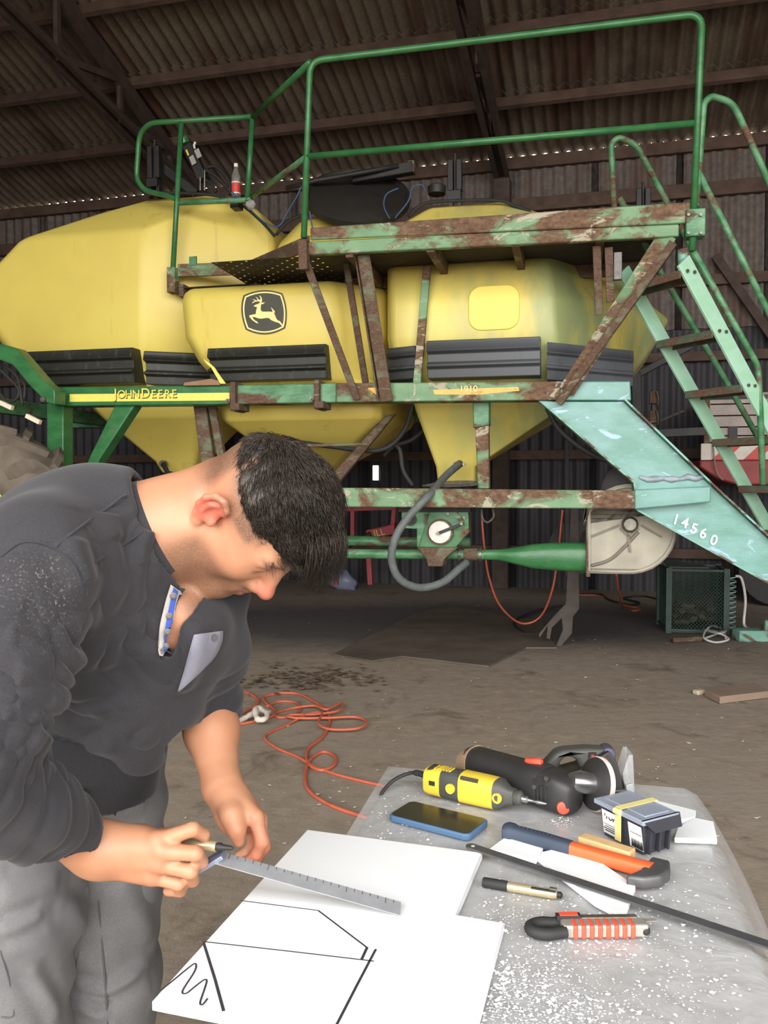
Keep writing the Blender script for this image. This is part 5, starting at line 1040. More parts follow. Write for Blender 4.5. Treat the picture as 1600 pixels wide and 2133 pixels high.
# ================================================================== signed-distance modelling for the figure
class Field:
    def __init__(s, lo, hi, h, far=.09):
        s.lo = np.array(lo, np.float32); s.h = h; s.n = np.ceil((np.array(hi)-s.lo)/h).astype(int)+1
        s.D = np.full(tuple(s.n), far, np.float32)
    def _box(s, a, b):
        i0 = np.clip(np.floor((np.array(a)-s.lo)/s.h).astype(int), 0, s.n-1); i1 = np.clip(np.ceil((np.array(b)-s.lo)/s.h).astype(int)+1, 1, s.n)
        if np.any(i1-i0 < 1): return None
        ax = [(s.lo[k]+s.h*np.arange(i0[k], i1[k])).astype(np.float32) for k in range(3)]
        return tuple(slice(i0[k], i1[k]) for k in range(3)), ax[0][:, None, None], ax[1][None, :, None], ax[2][None, None, :]
    def _mix(s, sl, d, k, op):
        D = s.D[sl]
        if op == 'u':
            if k <= 0: s.D[sl] = np.minimum(D, d)
            else: h = np.maximum(k-np.abs(D-d), 0)/k; s.D[sl] = np.minimum(D, d) - h*h*k*.25
        else:
            d = -d
            if k <= 0: s.D[sl] = np.maximum(D, d)
            else: h = np.maximum(k-np.abs(D-d), 0)/k; s.D[sl] = np.maximum(D, d) + h*h*k*.25
    def cap(s, a, b, ra, rb, k=.02, op='u'):
        a = np.array(a, float); b = np.array(b, float); m = max(ra, rb)+k+3*s.h
        r = s._box(np.minimum(a, b)-m, np.maximum(a, b)+m)
        if r is None: return
        sl, X, Y, Z = r; v = b-a; L2 = max(float(v@v), 1e-12); px, py, pz = X-a[0], Y-a[1], Z-a[2]
        t = np.clip((px*v[0]+py*v[1]+pz*v[2])/L2, 0, 1); d = np.sqrt((px-t*v[0])**2+(py-t*v[1])**2+(pz-t*v[2])**2) - (ra+(rb-ra)*t)
        s._mix(sl, d, k, op)
    def chain(s, pts, rs, k=.01, op='u'):
        for i in range(len(pts)-1): s.cap(pts[i], pts[i+1], rs[i], rs[i+1], k, op)
    def ell(s, c, axes, r, k=.02, op='u'):
        c = np.array(c, float); A = np.array([list(x) for x in axes], float); r = np.array(r, float); m = max(r)+k+3*s.h
        q = s._box(c-m, c+m)
        if q is None: return
        sl, X, Y, Z = q; px, py, pz = X-c[0], Y-c[1], Z-c[2]; k0 = 0; k1 = 0
        for i in range(3):
            l = (px*A[i][0]+py*A[i][1]+pz*A[i][2])/r[i]; k0 = k0+l*l; k1 = k1+(l/r[i])**2
        k0 = np.sqrt(k0); k1 = np.sqrt(k1)+1e-9; s._mix(sl, k0*(k0-1)/k1, k, op)
    def plane(s, p, n, k=0.0):       # cuts away the side n points to
        n = np.array(n, float)/np.linalg.norm(n); r = s._box(s.lo, s.lo+s.h*s.n); sl, X, Y, Z = r
        d = (X-p[0])*n[0]+(Y-p[1])*n[1]+(Z-p[2])*n[2]; s.D = np.maximum(s.D, d.astype(np.float32))
    def shell(s, t): s.D = np.maximum(s.D, -(s.D+t))
    def mesh(s, smooth=1):
        D = s.D; S = D < 0; n0, n1, n2 = D.shape
        cnt = np.zeros((n0-1, n1-1, n2-1), np.uint8)
        offs = [(i, j, k) for i in (0, 1) for j in (0, 1) for k in (0, 1)]
        for i, j, k in offs: cnt += S[i:n0-1+i, j:n1-1+j, k:n2-1+k]
        act = (cnt > 0) & (cnt < 8); I = np.argwhere(act); ids = np.full(act.shape, -1, np.int32); ids[act] = np.arange(len(I))
        vals = {o: D[I[:, 0]+o[0], I[:, 1]+o[1], I[:, 2]+o[2]] for o in offs}
        acc = np.zeros((len(I), 3)); c = np.zeros(len(I))
        for a in offs:
            for ax in range(3):
                if a[ax] == 0:
                    b = list(a); b[ax] = 1; b = tuple(b); d0, d1 = vals[a], vals[b]; m = (d0 < 0) != (d1 < 0)
                    t = np.where(m, d0/np.where(m, d0-d1, 1), 0); p = np.tile(np.array(a, float), (len(I), 1)); p[:, ax] = t
                    acc[m] += p[m]; c[m] += 1
        v = (I + acc/c[:, None])*s.h + s.lo; F = []
        for ax in range(3):
            o1, o2 = (ax+1) % 3, (ax+2) % 3
            sa = [slice(None)]*3; sb = [slice(None)]*3; sa[ax] = slice(0, -1); sb[ax] = slice(1, None)
            A, B = S[tuple(sa)], S[tuple(sb)]; E = np.argwhere(A != B)
            E = E[(E[:, o1] > 0) & (E[:, o2] > 0) & (E[:, o1] < D.shape[o1]-1) & (E[:, o2] < D.shape[o2]-1)]
            fl = A[E[:, 0], E[:, 1], E[:, 2]]
            def cid(d1, d2): q = E.copy(); q[:, o1] += d1; q[:, o2] += d2; return ids[q[:, 0], q[:, 1], q[:, 2]]
            Q = np.stack([cid(-1, -1), cid(0, -1), cid(0, 0), cid(-1, 0)], 1); Q[~fl] = Q[~fl][:, ::-1]; F.append(Q)
        F = np.concatenate(F); F = F[(F >= 0).all(1)]
        for _ in range(smooth): v = lap(v, F)
        return v, F
def lap(v, F, w=.5):
    acc = np.zeros_like(v); c = np.zeros(len(v))
    for a, b in ((0, 1), (1, 2), (2, 3), (3, 0)):
        np.add.at(acc, F[:, a], v[F[:, b]]); np.add.at(acc, F[:, b], v[F[:, a]]); np.add.at(c, F[:, a], 1); np.add.at(c, F[:, b], 1)
    return v + w*(acc/np.maximum(c, 1)[:, None]-v)
def vnormals(v, F):
    n = np.cross(v[F[:, 2]]-v[F[:, 0]], v[F[:, 3]]-v[F[:, 1]]); N = np.zeros_like(v)
    for i in range(4): np.add.at(N, F[:, i], n)
    return N/np.maximum(np.linalg.norm(N, axis=1), 1e-12)[:, None]
_rs = np.random.RandomState(3)
def snoise(p, freq, n=10, aniso=None, seed=0):
    rs = np.random.RandomState(seed); out = 0
    for i in range(n):
        k = rs.normal(size=3); k = k/np.linalg.norm(k)*freq*rs.uniform(.6, 1.5)
        if aniso is not None: k = k*np.array(aniso)
        out = out + np.sin(p@k + rs.uniform(0, 6.28))
    return out/math.sqrt(n)
def np_mesh(name, v, F, mat, parent=None, attrs=None):
    me = bpy.data.meshes.new(name); me.vertices.add(len(v)); me.vertices.foreach_set('co', v.astype(np.float32).ravel())
    me.loops.add(F.size); me.loops.foreach_set('vertex_index', F.astype(np.int32).ravel()); me.polygons.add(len(F))
    me.polygons.foreach_set('loop_start', np.arange(0, F.size, F.shape[1], dtype=np.int32)); me.polygons.foreach_set('loop_total', np.full(len(F), F.shape[1], np.int32))
    me.polygons.foreach_set('use_smooth', np.ones(len(F), bool)); me.update(calc_edges=True); me.validate()
    for nm, val in (attrs or {}).items():
        at = me.attributes.new(nm, 'FLOAT', 'POINT'); at.data.foreach_set('value', val.astype(np.float32))
    return put(name, me, mat, parent)
def near(p, c, r): return np.clip(1-np.linalg.norm(p-np.array(c), axis=1)/r, 0, 1)
def sst(x, a, b): t = np.clip((x-a)/(b-a), 0, 1); return t*t*(3-2*t)
A3 = lambda v: np.array(v, float)

# ------------------------------------------------------------------ pose
S_R, E_R, W_R = V(88, 1180, 1.10), V(-62, 1600, .93), V(186, 1764, 1.075)
S_L, E_L, W_L = V(428, 1245, 1.37), V(430, 1462, 1.41), V(463, 1640, 1.28)
FWD = Vector((.877, -.48, 0)); RGT = Vector((-.48, -.877, 0)); UP = Vector((0, 0, 1))
H_R, H_L = Vector((-.585, 1.285, .90)), Vector((-.488, 1.435, .90)); PEL = (H_R+H_L)/2 + UP*.04
K_R, K_L = Vector((-.582, 1.265, .49)), Vector((-.482, 1.42, .49)); AN_R, AN_L = Vector((-.625, 1.29, .09)), Vector((-.50, 1.44, .09))
CH = V(165, 1195, 1.255)                                   # rib cage centre
# head frame
ha = R(66); hd = Vector((.985, -.19, 0)).normalized()
HF = hd*math.cos(ha) - UP*math.sin(ha); HU = hd*math.sin(ha) + UP*math.cos(ha); HL = HU.cross(HF)
roll = Quaternion(HF, R(17)); HU = roll @ HU; HL = roll @ HL
HO = V(449, 1074, 1.165) + HL*.076 + HF*.004
def hp(x, y, z): return A3(HO + HF*x + HL*y + HU*z)
HAX = [HF, HL, HU]
NB = V(348, 1100, 1.245)                                   # base of the neck
# ------------------------------------------------------------------ body: head, neck, trunk, arms and hands in one surface
B = Field((-.76, .80, .70), (-.10, 1.62, 1.46), .003)
ax = (FWD, -RGT, UP)
tax_u = (Vector((.45, -.25, .86))).normalized(); tax_l = -RGT; tax_f = tax_l.cross(tax_u)
B.ell(A3(CH), (tax_f, tax_l, tax_u), (.085, .125, .15), .03); B.cap(A3(CH), A3(PEL), .105, .115, .05)
B.cap(A3(H_R), A3(H_L), .085, .085, .05); B.cap(A3(H_R), A3(H_R)-[0, 0, .25], .08, .07, .03); B.cap(A3(H_L), A3(H_L)-[0, 0, .25], .08, .07, .03)
B.cap(A3(S_R), A3(S_L), .05, .05, .04); B.cap(A3(NB), A3(CH), .07, .085, .05); B.cap(A3(V(375, 1280, 1.25)), A3(V(330, 1340, 1.27)), .042, .045, .03)
B.chain([A3(S_R), A3(E_R)], [.052, .042], .03)
FM_R = E_R.lerp(W_R, .35); B.chain([A3(E_R), A3(FM_R), A3(W_R)], [.041, .043, .028], .02)
B.chain([A3(S_L), A3(E_L)], [.052, .044], .03)
FM_L = E_L.lerp(W_L, .35); B.chain([A3(E_L), A3(FM_L), A3(W_L)], [.042, .043, .027], .02)
# neck and head
B.cap(A3(NB), hp(-.038, 0, -.03), .070, .058, .03); B.cap(A3(NB)+A3(FWD)*.02, hp(.0, 0, -.07), .06, .045, .03)
B.ell(hp(-.004, 0, .038), HAX, (.090, .076, .088), .02); B.ell(hp(.042, 0, .0), HAX, (.058, .062, .088), .03)
for sg in (-1, 1):
    B.cap(hp(-.002, sg*.056, -.045), hp(.07, sg*.018, -.096), .02, .022, .03); B.ell(hp(.052, sg*.04, -.024), HAX, (.034, .026, .034), .03)
    B.cap(hp(.082, sg*.042, .026), hp(.091, sg*.012, .03), .012, .012, .015)
B.ell(hp(.076, 0, -.098), HAX, (.024, .026, .020), .025)
for sg in (-1, 1):
    B.ell(hp(.104, sg*.033, .008), HAX, (.017, .02, .015), .012, 's'); B.ell(hp(.078, sg*.033, .008), HAX, (.0165, .0165, .0145), .006)
    B.cap(hp(.0905, sg*.022, .004), hp(.088, sg*.046, .002), .0028, .0028, .004)
B.cap(hp(.092, 0, .026), hp(.116, 0, -.026), .0085, .0125, .014); B.ell(hp(.120, 0, -.030), HAX, (.0135, .0125, .0115), .010)
for sg in (-1, 1): B.ell(hp(.105, sg*.0145, -.035), HAX, (.012, .0085, .0088), .007)
B.ell(hp(.086, 0, -.06), HAX, (.018, .03, .024), .02)
B.cap(hp(.096, -.02, -.062), hp(.1045, 0, -.058), .0045, .0062, .008); B.cap(hp(.096, .02, -.062), hp(.1045, 0, -.058), .0045, .0062, .008)
B.cap(hp(.094, -.018, -.071), hp(.1015, 0, -.072), .005, .0072, .008); B.cap(hp(.094, .018, -.071), hp(.1015, 0, -.072), .005, .0072, .008)
B.cap(hp(.098, -.02, -.0655), hp(.107, 0, -.065), .0018, .0018, .003, 's'); B.cap(hp(.098, .02, -.0655), hp(.107, 0, -.065), .0018, .0018, .003, 's')
for sg in (-1, 1):       # ears: plate, hollow, helix, antihelix, tragus, lobe
    e = lambda x, z, y=0: hp(-.006+x, sg*(.079+y), -.002+z)
    B.ell(e(-.006, .004, .004), (HF-HL*sg*.35, HL*sg+HF*.3, HU), (.017, .006, .028), .006); B.ell(e(-.001, .0, .013), HAX, (.0115, .008, .017), .004, 's')
    hx = [(.009, .020, .002), (.006, .030, .006), (-.006, .036, .010), (-.018, .030, .014), (-.024, .014, .015), (-.022, -.004, .013), (-.014, -.018, .009), (-.006, -.026, .005)]
    B.chain([e(*q) for q in hx], [.004, .0045, .005, .005, .005, .0045, .005, .0065], .004)
    B.chain([e(-.006, .022, .009), e(-.013, .012, .011), e(-.012, -.006, .009), e(-.004, -.015, .007)], [.003, .0036, .0036, .0036], .004)
    B.ell(e(.010, -.006, .003), HAX, (.005, .005, .008), .005); B.ell(e(-.004, -.028, .004), HAX, (.0085, .005, .009), .005)
# right hand closed round the pen and the end of the square
def hv(px, py, d): return A3(V(px, py, d))
wr = A3(W_R)
mc = {'index': hv(328, 1752, 1.062), 'middle': hv(338, 1774, 1.055), 'ring': hv(332, 1800, 1.058), 'pinky': hv(318, 1826, 1.066)}
car = {'index': hv(215, 1752, 1.075), 'middle': hv(212, 1764, 1.068), 'ring': hv(208, 1780, 1.07), 'pinky': hv(206, 1794, 1.08)}
for kf in mc: B.cap(car[kf], mc[kf], .0185, .0125, .012)
B.cap(car['index'], car['pinky'], .022, .02, .02); B.cap(wr, (car['middle']+car['ring'])/2, .028, .023, .025); B.ell((mc['middle']+car['ring'])/2+[0, .016, 0], ((1, 0, 0), (0, 1, 0), (0, 0, 1)), (.045, .016, .028), .02)
B.chain([mc['index'], hv(402, 1727, 1.062), hv(424, 1738, 1.078), hv(425, 1757, 1.09)], [.0112, .0096, .0084, .0072], .003)
B.chain([mc['middle'], hv(408, 1777, 1.047), hv(420, 1796, 1.07), hv(398, 1806, 1.085)], [.0112, .0099, .0087, .0076], .003)
B.chain([mc['ring'], hv(397, 1815, 1.052), hv(402, 1834, 1.075), hv(376, 1838, 1.09)], [.0108, .0095, .0084, .0075], .003)
B.chain([mc['pinky'], hv(372, 1841, 1.062), hv(376, 1856, 1.08), hv(350, 1856, 1.092)], [.0098, .0086, .0078, .007], .003)
for kf in mc: B.ell(mc[kf]+[0, -.004, .004], ((1, 0, 0), (0, 1, 0), (0, 0, 1)), (.0105, .0105, .0095), .008)
B.chain([hv(215, 1750, 1.095), hv(290, 1744, 1.12), hv(350, 1748, 1.118), hv(400, 1762, 1.098)], [.019, .0155, .012, .0095], .012)
# left hand hanging, thumb towards us
wl = A3(W_L)
ml_ = {'index': hv(531, 1702, 1.235), 'middle': hv(539, 1706, 1.255), 'ring': hv(535, 1712, 1.275), 'pinky': hv(525, 1718, 1.292)}
cl = {'index': hv(474, 1655, 1.262), 'middle': hv(478, 1652, 1.275), 'ring': hv(474, 1653, 1.288), 'pinky': hv(466, 1658, 1.298)}
for kf in ml_: B.cap(cl[kf], ml_[kf], .0195, .0132, .015)
B.cap(wl, (cl['index']+cl['ring'])/2, .027, .023, .022); B.ell((ml_['middle']+cl['ring'])/2+A3((-.012, 0, -.012)), ((1, 0, 0), (0, 1, 0), (0, 0, 1)), (.03, .036, .032), .02)
B.chain([ml_['index'], hv(546, 1752, 1.228), hv(535, 1778, 1.235), hv(520, 1790, 1.243)], [.0115, .0102, .0088, .0076], .005)
B.chain([ml_['middle'], hv(549, 1764, 1.256), hv(534, 1790, 1.262), hv(514, 1800, 1.268)], [.0116, .0104, .009, .0078], .005)
B.chain([ml_['ring'], hv(540, 1766, 1.282), hv(524, 1790, 1.286), hv(506, 1797, 1.29)], [.0112, .010, .0088, .0076], .005)
B.chain([ml_['pinky'], hv(527, 1758, 1.304), hv(512, 1776, 1.306), hv(498, 1782, 1.308)], [.0102, .009, .008, .007], .005)
B.chain([hv(472, 1664, 1.252), hv(482, 1698, 1.225), hv(492, 1727, 1.215), hv(498, 1752, 1.216)], [.019, .0155, .0118, .009], .012)
bv, bf = B.mesh(1); del B
# colour masks (stubble, flush) on the skin
loc = np.stack([(bv-A3(HO))@A3(HF), (bv-A3(HO))@A3(HL), (bv-A3(HO))@A3(HU)], 1)
hx_l, hy_l, hz_l = loc[:, 0], loc[:, 1], loc[:, 2]
inhead = sst(np.linalg.norm(loc, axis=1), .22, .17)
beard = inhead*sst(hz_l, -.02, -.05)*sst(hx_l, -.012, .02)*sst(hz_l, -.135, -.112)
beard = np.maximum(beard, inhead*sst(hx_l, .085, .1)*sst(hz_l, -.048, -.053)*sst(np.abs(hy_l), .035, .025))
beard *= .95
fade = inhead*sst(hz_l + .55*np.clip(hx_l+.0, -.1, 0) + 0*hx_l, -.004, .05)*sst(hx_l, .075, .045)*sst(np.abs(hy_l), .0, .02)*.9
nape = inhead*sst(hx_l, -.035, -.065)*sst(hz_l, -.055, .01); fade = np.maximum(fade, nape)
temple = inhead*sst(hx_l, -.0, .015)*sst(hx_l, .062, .045)*sst(hz_l, .012, .03); fade = np.maximum(fade, temple)
ear = near(bv, hp(-.016, -.085, 0), .05); flush = np.clip(sst(near(bv, hp(-.014, -.088, .004), .042), .15, .6)*.9 + near(bv, hp(.12, 0, -.03), .03)*1.2 + sum(near(bv, mc[k_], .02) for k_ in mc)*.5 + near(bv, hv(520, 1760, 1.25), .07)*.7, 0, 1)
brow = inhead*np.exp(-((hz_l-.030)/.0055)**2)*sst(hx_l, .066, .08)*sst(np.abs(hy_l), .012, .017)*sst(np.abs(hy_l), .062, .05)
lash = inhead*np.exp(-((hz_l-.0035)/.003)**2)*sst(hx_l, .076, .084)*sst(np.abs(hy_l), .012, .018)*sst(np.abs(hy_l), .054, .046)
nail = near(bv, hv(498, 1746, 1.206), .011)
lips = inhead*np.exp(-((hz_l+.066)/.009)**2)*sst(hx_l, .094, .1)*sst(np.abs(hy_l), .025, .018)
def mat_skin():
    m, nt, b = nmat('skin', .52); at = lambda n: (lambda q: (setattr(q, 'attribute_name', n), q.outputs['Fac'])[1])(nt.nodes.new('ShaderNodeAttribute'))
    v = coord(nt); f = noise(nt, v, 90, 5, .6); g = noise(nt, v, 14, 3); st = noise(nt, v, 900, 2)
    c = mixc(nt, ramp(nt, g, .35, .7), C(186, 134, 103), C(174, 121, 91)); c = mixc(nt, at('flush'), c, C(188, 98, 80)); c = mixc(nt, at('lips'), c, C(184, 112, 100))
    def dark(mask, col, amt, c):
        mu = nt.nodes.new('ShaderNodeMath'); mu.operation = 'MULTIPLY'; nt.links.new(mask, mu.inputs[0]); mu.inputs[1].default_value = amt
        m2 = nt.nodes.new('ShaderNodeMath'); m2.operation = 'MULTIPLY'; nt.links.new(mu.outputs[0], m2.inputs[0]); nt.links.new(ramp(nt, st, .2, .55), m2.inputs[1]); return mixc(nt, m2.outputs[0], c, col)
    c = dark(at('beard'), C(84, 64, 50), .75, c); c = dark(at('fade'), C(66, 54, 44), .85, c); c = dark(at('brow'), C(74, 56, 44), .9, c)
    nt.links.new(c, b.inputs['Base Color']); b.inputs['Subsurface Weight'].default_value = .12; b.inputs['Subsurface Radius'].default_value = (.010, .004, .002); b.inputs['Subsurface Scale'].default_value = 1.0
    bump(nt, b, f, .12, .002); return m
person = np_mesh('person', bv, bf, mat_skin(), None, {'beard': np.clip(beard, 0, 1), 'fade': np.clip(fade, 0, 1), 'flush': flush, 'brow': np.clip(np.maximum(brow, lash), 0, 1), 'lips': np.clip(lips, 0, 1)})
tag(person, 'man in dark grey henley bending over the table with pen and ruler', 'person')
# nails of the visible thumb
# ------------------------------------------------------------------ shirt
S = Field((-.80, .80, .90), (-.10, 1.62, 1.46), .0032)
S.ell(A3(CH), (tax_f, tax_l, tax_u), (.125, .165, .165), .03)
S.cap(A3(V(85, 1168, 1.12)), A3(V(410, 1215, 1.36)), .080, .066, .05); S.cap(A3(V(205, 1102, 1.25)), A3(V(325, 1106, 1.25)), .080, .084, .04); S.cap(A3(V(70, 1172, 1.26)), A3(V(205, 1112, 1.25)), .095, .078, .04)
S.cap(A3(CH), A3(PEL)+[.0, 0, .08], .14, .14, .05); S.cap(A3(V(10, 1240, 1.3)), A3(PEL)+A3(-FWD*.02+UP*.06), .13, .135, .05)
S.cap(A3(V(392, 1312, 1.26)), A3(V(285, 1460, 1.30)), .062, .082, .05); S.cap(A3(V(425, 1318, 1.33)), A3(V(365, 1420, 1.33)), .055, .05, .05)
ax_ = (Vector(hp(-.03, 0, -.04))-NB).normalized(); S.cap(A3(NB-ax_*.05), A3(NB+ax_*.03), .086, .0815, .03)
S.cap(A3(PEL)+[.02, 0, .10], A3(V(245, 1530, 1.32)), .13, .075, .05)
S.chain([A3(S_R)+[0, 0, .0], A3(S_R.lerp(E_R, .55)), A3(E_R), A3(E_R.lerp(W_R, .45)), A3(E_R.lerp(W_R, .93))], [.086, .073, .060, .052, .039], .035)
S.chain([A3(S_L), A3(S_L.lerp(E_L, .5)), A3(E_L)+A3((0, 0, -.0))], [.066, .058, .054], .04); S.cap(A3(E_L), A3(E_L.lerp(W_L, .08)), .054, .053, .02)
S.shell(.009)
# openings: neck, cuffs, hem
nd = Vector((.93, -.10, .14)).normalized(); npnt = V(322, 1100, 1.24)
nr = S._box(S.lo, S.lo+S.h*S.n); _, X_, Y_, Z_ = nr
def half(p, n): n = Vector(n).normalized(); return ((X_-p.x)*n.x+(Y_-p.y)*n.y+(Z_-p.z)*n.z).astype(np.float32)
# curved neckline: a round hole about the neck axis
q0 = NB
lx, ly, lz = X_-q0.x, Y_-q0.y, Z_-q0.z; tt = lx*ax_.x+ly*ax_.y+lz*ax_.z
rad = np.sqrt(np.maximum(lx*lx+ly*ly+lz*lz-tt*tt, 0)); S.D = np.maximum(S.D, -np.maximum(rad-.0725, -tt-.045).astype(np.float32))
S.D = np.maximum(S.D, np.minimum(tt+.012, .115-rad).astype(np.float32))
# V opening of the placket: a wedge through the front panel
va, vb, vc = V(384, 1225, 1.2), V(430, 1215, 1.2), V(343, 1372, 1.2); eye = Vector((0, 0, CAMZ)); wedge = None
for p_, q_, o_ in ((va, vb, vc), (vb, vc, va), (vc, va, vb)):
    n_w = (p_-eye).cross(q_-eye).normalized()
    if (o_-eye).dot(n_w) < 0: n_w = -n_w
    h_ = -half(p_, n_w); wedge = h_ if wedge is None else np.maximum(wedge, h_)
wedge = np.maximum(wedge, half(V(380, 1260, 1.27), (0, 1, 0))); S.D = np.maximum(S.D, -wedge)
d_cuffR = np.minimum(half(E_R.lerp(W_R, .875), W_R-E_R), -(np.sqrt((X_-W_R.x)**2+(Y_-W_R.y)**2+(Z_-W_R.z)**2)-.12)); S.D = np.maximum(S.D, d_cuffR.astype(np.float32))
aL = (W_L-E_L).normalized(); tL = (X_-E_L.x)*aL.x+(Y_-E_L.y)*aL.y+(Z_-E_L.z)*aL.z; rL = np.sqrt(np.maximum((X_-E_L.x)**2+(Y_-E_L.y)**2+(Z_-E_L.z)**2-tL*tL, 0))
d_cuffL = np.minimum(half(V(432, 1497, 1.39), Vector((.12, -.2, -1))), .085-rL); S.D = np.maximum(S.D, d_cuffL.astype(np.float32))
hem_n = Vector((-.30, .10, -.95)); hem_p = V(180, 1585, 1.3); d_hem = np.minimum(half(hem_p, hem_n), -(np.sqrt((X_-E_R.x)**2+(Y_-E_R.y)**2+(Z_-E_R.z)**2)-.01))
armz = np.maximum(half(V(180, 1600, 1.14), (.0, -1, .0)), 0*X_)       # keep the right sleeve, which hangs in front
d_hem = np.minimum(half(hem_p, hem_n), half(V(180, 1600, 1.155), (0, 1, 0))); S.D = np.maximum(S.D, d_hem.astype(np.float32))
sv, sf = S.mesh(2); del S
sn = vnormals(sv, sf)
def along(p, a, b): a, b = A3(a), A3(b); d = b-a; return ((p-a)@d)/(d@d)
def folds():
    d = .0009*snoise(sv, 42, 12, seed=1) + .0035*snoise(sv, 16, 10, seed=2)
    # sleeve rings towards the elbow and cuff
    for a, b, m0, m1, am in ((S_R, E_R, .5, 1.1, .0022), (E_R, W_R, -.1, .95, .0024), (S_L, E_L, .55, 1.2, .0025)):
        t = along(sv, a, b); ln = (b-a).length; foot = A3(a)+np.clip(t, 0, 1)[:, None]*(A3(b)-A3(a)); r = np.linalg.norm(sv-foot, axis=1)
        msk = sst(t, m0-.12, m0+.12)*sst(t, m1+.08, m1-.08)*sst(r, .10, .085); ph = t*ln*(6.28/.036)+3.4*snoise(sv, 17, 8, seed=5)
        d += msk*am*(np.sin(ph)+.35*np.sin(2.1*ph+1))
    # long pulls from the near armpit down to the belly
    ap = A3(V(150, 1345, 1.12)); rel = sv-ap; ang = np.arctan2(rel[:, 2], rel[:, 0]); rr = np.linalg.norm(rel[:, [0, 2]], axis=1)
    msk = sst(rr, .03, .08)*sst(rr, .30, .16)*sst(ang, -1.5, -1.1)*sst(ang, .9, .4)*sst(sv[:, 1], 1.34, 1.24)
    d += msk*.0035*np.sin(ang*9+1.2*snoise(sv, 9, 5, seed=7))
    # drape across the chest and shoulder
    pr = sv@A3(Vector((.75, 0, .66))); m2 = sst(sv[:, 0], -.46, -.38)*sst(sv[:, 2], 1.34, 1.27)
    d += m2*.0045*np.sin(pr*75+1.5*snoise(sv, 8, 5, seed=9))
    return d
from mathutils.bvhtree import BVHTree
def onto(tree, px, py, off=.002, fall=1.15):
    d = ray(px, py).normalized(); o = Vector((0, 0, CAMZ)); h = tree.ray_cast(o, d)
    return (h[0] - d*off) if h[0] is not None else V(px, py, fall)
_t0 = BVHTree.FromPolygons([Vector(p) for p in sv], [tuple(int(i) for i in q) for q in sf])
FOLDS = [((299, 1140), (292, 1231), (267, 1301), (225, 1372), (197, 1403)), ((242, 1126), (260, 1196), (242, 1249), (225, 1322), (160, 1362)), ((275, 1305), (228, 1421), (183, 1484)), ((306, 1259), (322, 1330), (327, 1375)),
         ((151, 1119), (165, 1178), (176, 1217)), ((225, 1073), (242, 1126)), ((105, 1455), (176, 1480), (267, 1462)), ((60, 1540), (140, 1560), (250, 1552)), ((300, 1400), (270, 1460), (200, 1520)), ((119, 1301), (148, 1350), (170, 1390)), ((30, 1400), (80, 1395), (120, 1375)), ((10, 1320), (60, 1335), (110, 1330)), ((330, 1080), (300, 1130), (296, 1180)), ((410, 1290), (400, 1380), (375, 1450)), ((340, 1420), (300, 1490), (240, 1535))]
fd = folds()
def add_folds(v, tree, lines, amp, w0):
    out = np.zeros(len(v))
    for i_, fl_ in enumerate(lines):
        pts = np.array([list(onto(tree, p.x, p.y, 0)) for p in spline([(a_, b_, 0) for a_, b_ in fl_], 5)]); m_ = len(pts)-1
        cand = np.linalg.norm(v-pts.mean(0), axis=1) < .25; q_ = v[cand]; bb = np.full(len(q_), 9.0); tq = np.zeros(len(q_))
        for j_ in range(m_):
            d_ = pts[j_+1]-pts[j_]; t_ = np.clip(((q_-pts[j_])@d_)/max(d_@d_, 1e-9), 0, 1); e_ = np.linalg.norm(q_-pts[j_]-t_[:, None]*d_, axis=1); u_ = e_ < bb; bb[u_] = e_[u_]; tq[u_] = (j_+t_[u_])/m_
        wd_ = w0+.005*(i_ % 3); prof_ = np.exp(-(bb/wd_)**2) - .45*np.exp(-((bb-2.0*wd_)/wd_)**2); out[cand] += amp*prof_*np.clip(np.minimum(tq, 1-tq)*5+.25, 0, 1)
    return out
fd += add_folds(sv, _t0, FOLDS, .010, .013)
sv = sv + sn*fd[:, None]; sv = lap(sv, sf, .4)
def mat_cloth(name, col, col2, scale=420, rough=.9, dust=None):
    m, nt, b = nmat(name, rough, 0, .25); v = coord(nt); f = noise(nt, v, scale, 3, .7); g = noise(nt, v, 7, 4)
    c = mixc(nt, ramp(nt, f, .3, .7), col, col2); c = mixc(nt, ramp(nt, g, .4, .75), c, tuple(x*.82 for x in col[:3])+(1,))
    if dust:
        for ctr, rad in dust:
            sx = nt.nodes.new('ShaderNodeVectorMath'); sx.operation = 'DISTANCE'; nt.links.new(v, sx.inputs[0]); sx.inputs[1].default_value = ctr
            n2 = noise(nt, v, 260, 8, .8); mm = nt.nodes.new('ShaderNodeMath'); mm.operation = 'MULTIPLY'; nt.links.new(ramp(nt, sx.outputs['Value'], rad, 0), mm.inputs[0]); nt.links.new(ramp(nt, n2, .56, .76), mm.inputs[1]); c = mixc(nt, mm.outputs[0], c, C(176, 172, 166))
    nt.links.new(c, b.inputs['Base Color']); b.inputs['Sheen Weight'].default_value = .12; b.inputs['Sheen Roughness'].default_value = .5
    bump(nt, b, f, .25, .0015); return m
M_SHIRT = mat_cloth('grey_henley', C(46, 45, 48), C(58, 57, 61), dust=[(tuple(V(95, 1270, 1.01)), .085), (tuple(V(70, 1215, 1.01)), .06)])
shirt = np_mesh('shirt', sv, sf, M_SHIRT, person); shirt['label'] = 'dark grey long-sleeved henley dusted on the shoulder'
def bvh(o): return BVHTree.FromPolygons([v.co.copy() for v in o.data.vertices], [tuple(p.vertices) for p in o.data.polygons])
T_SHIRT = bvh(shirt)
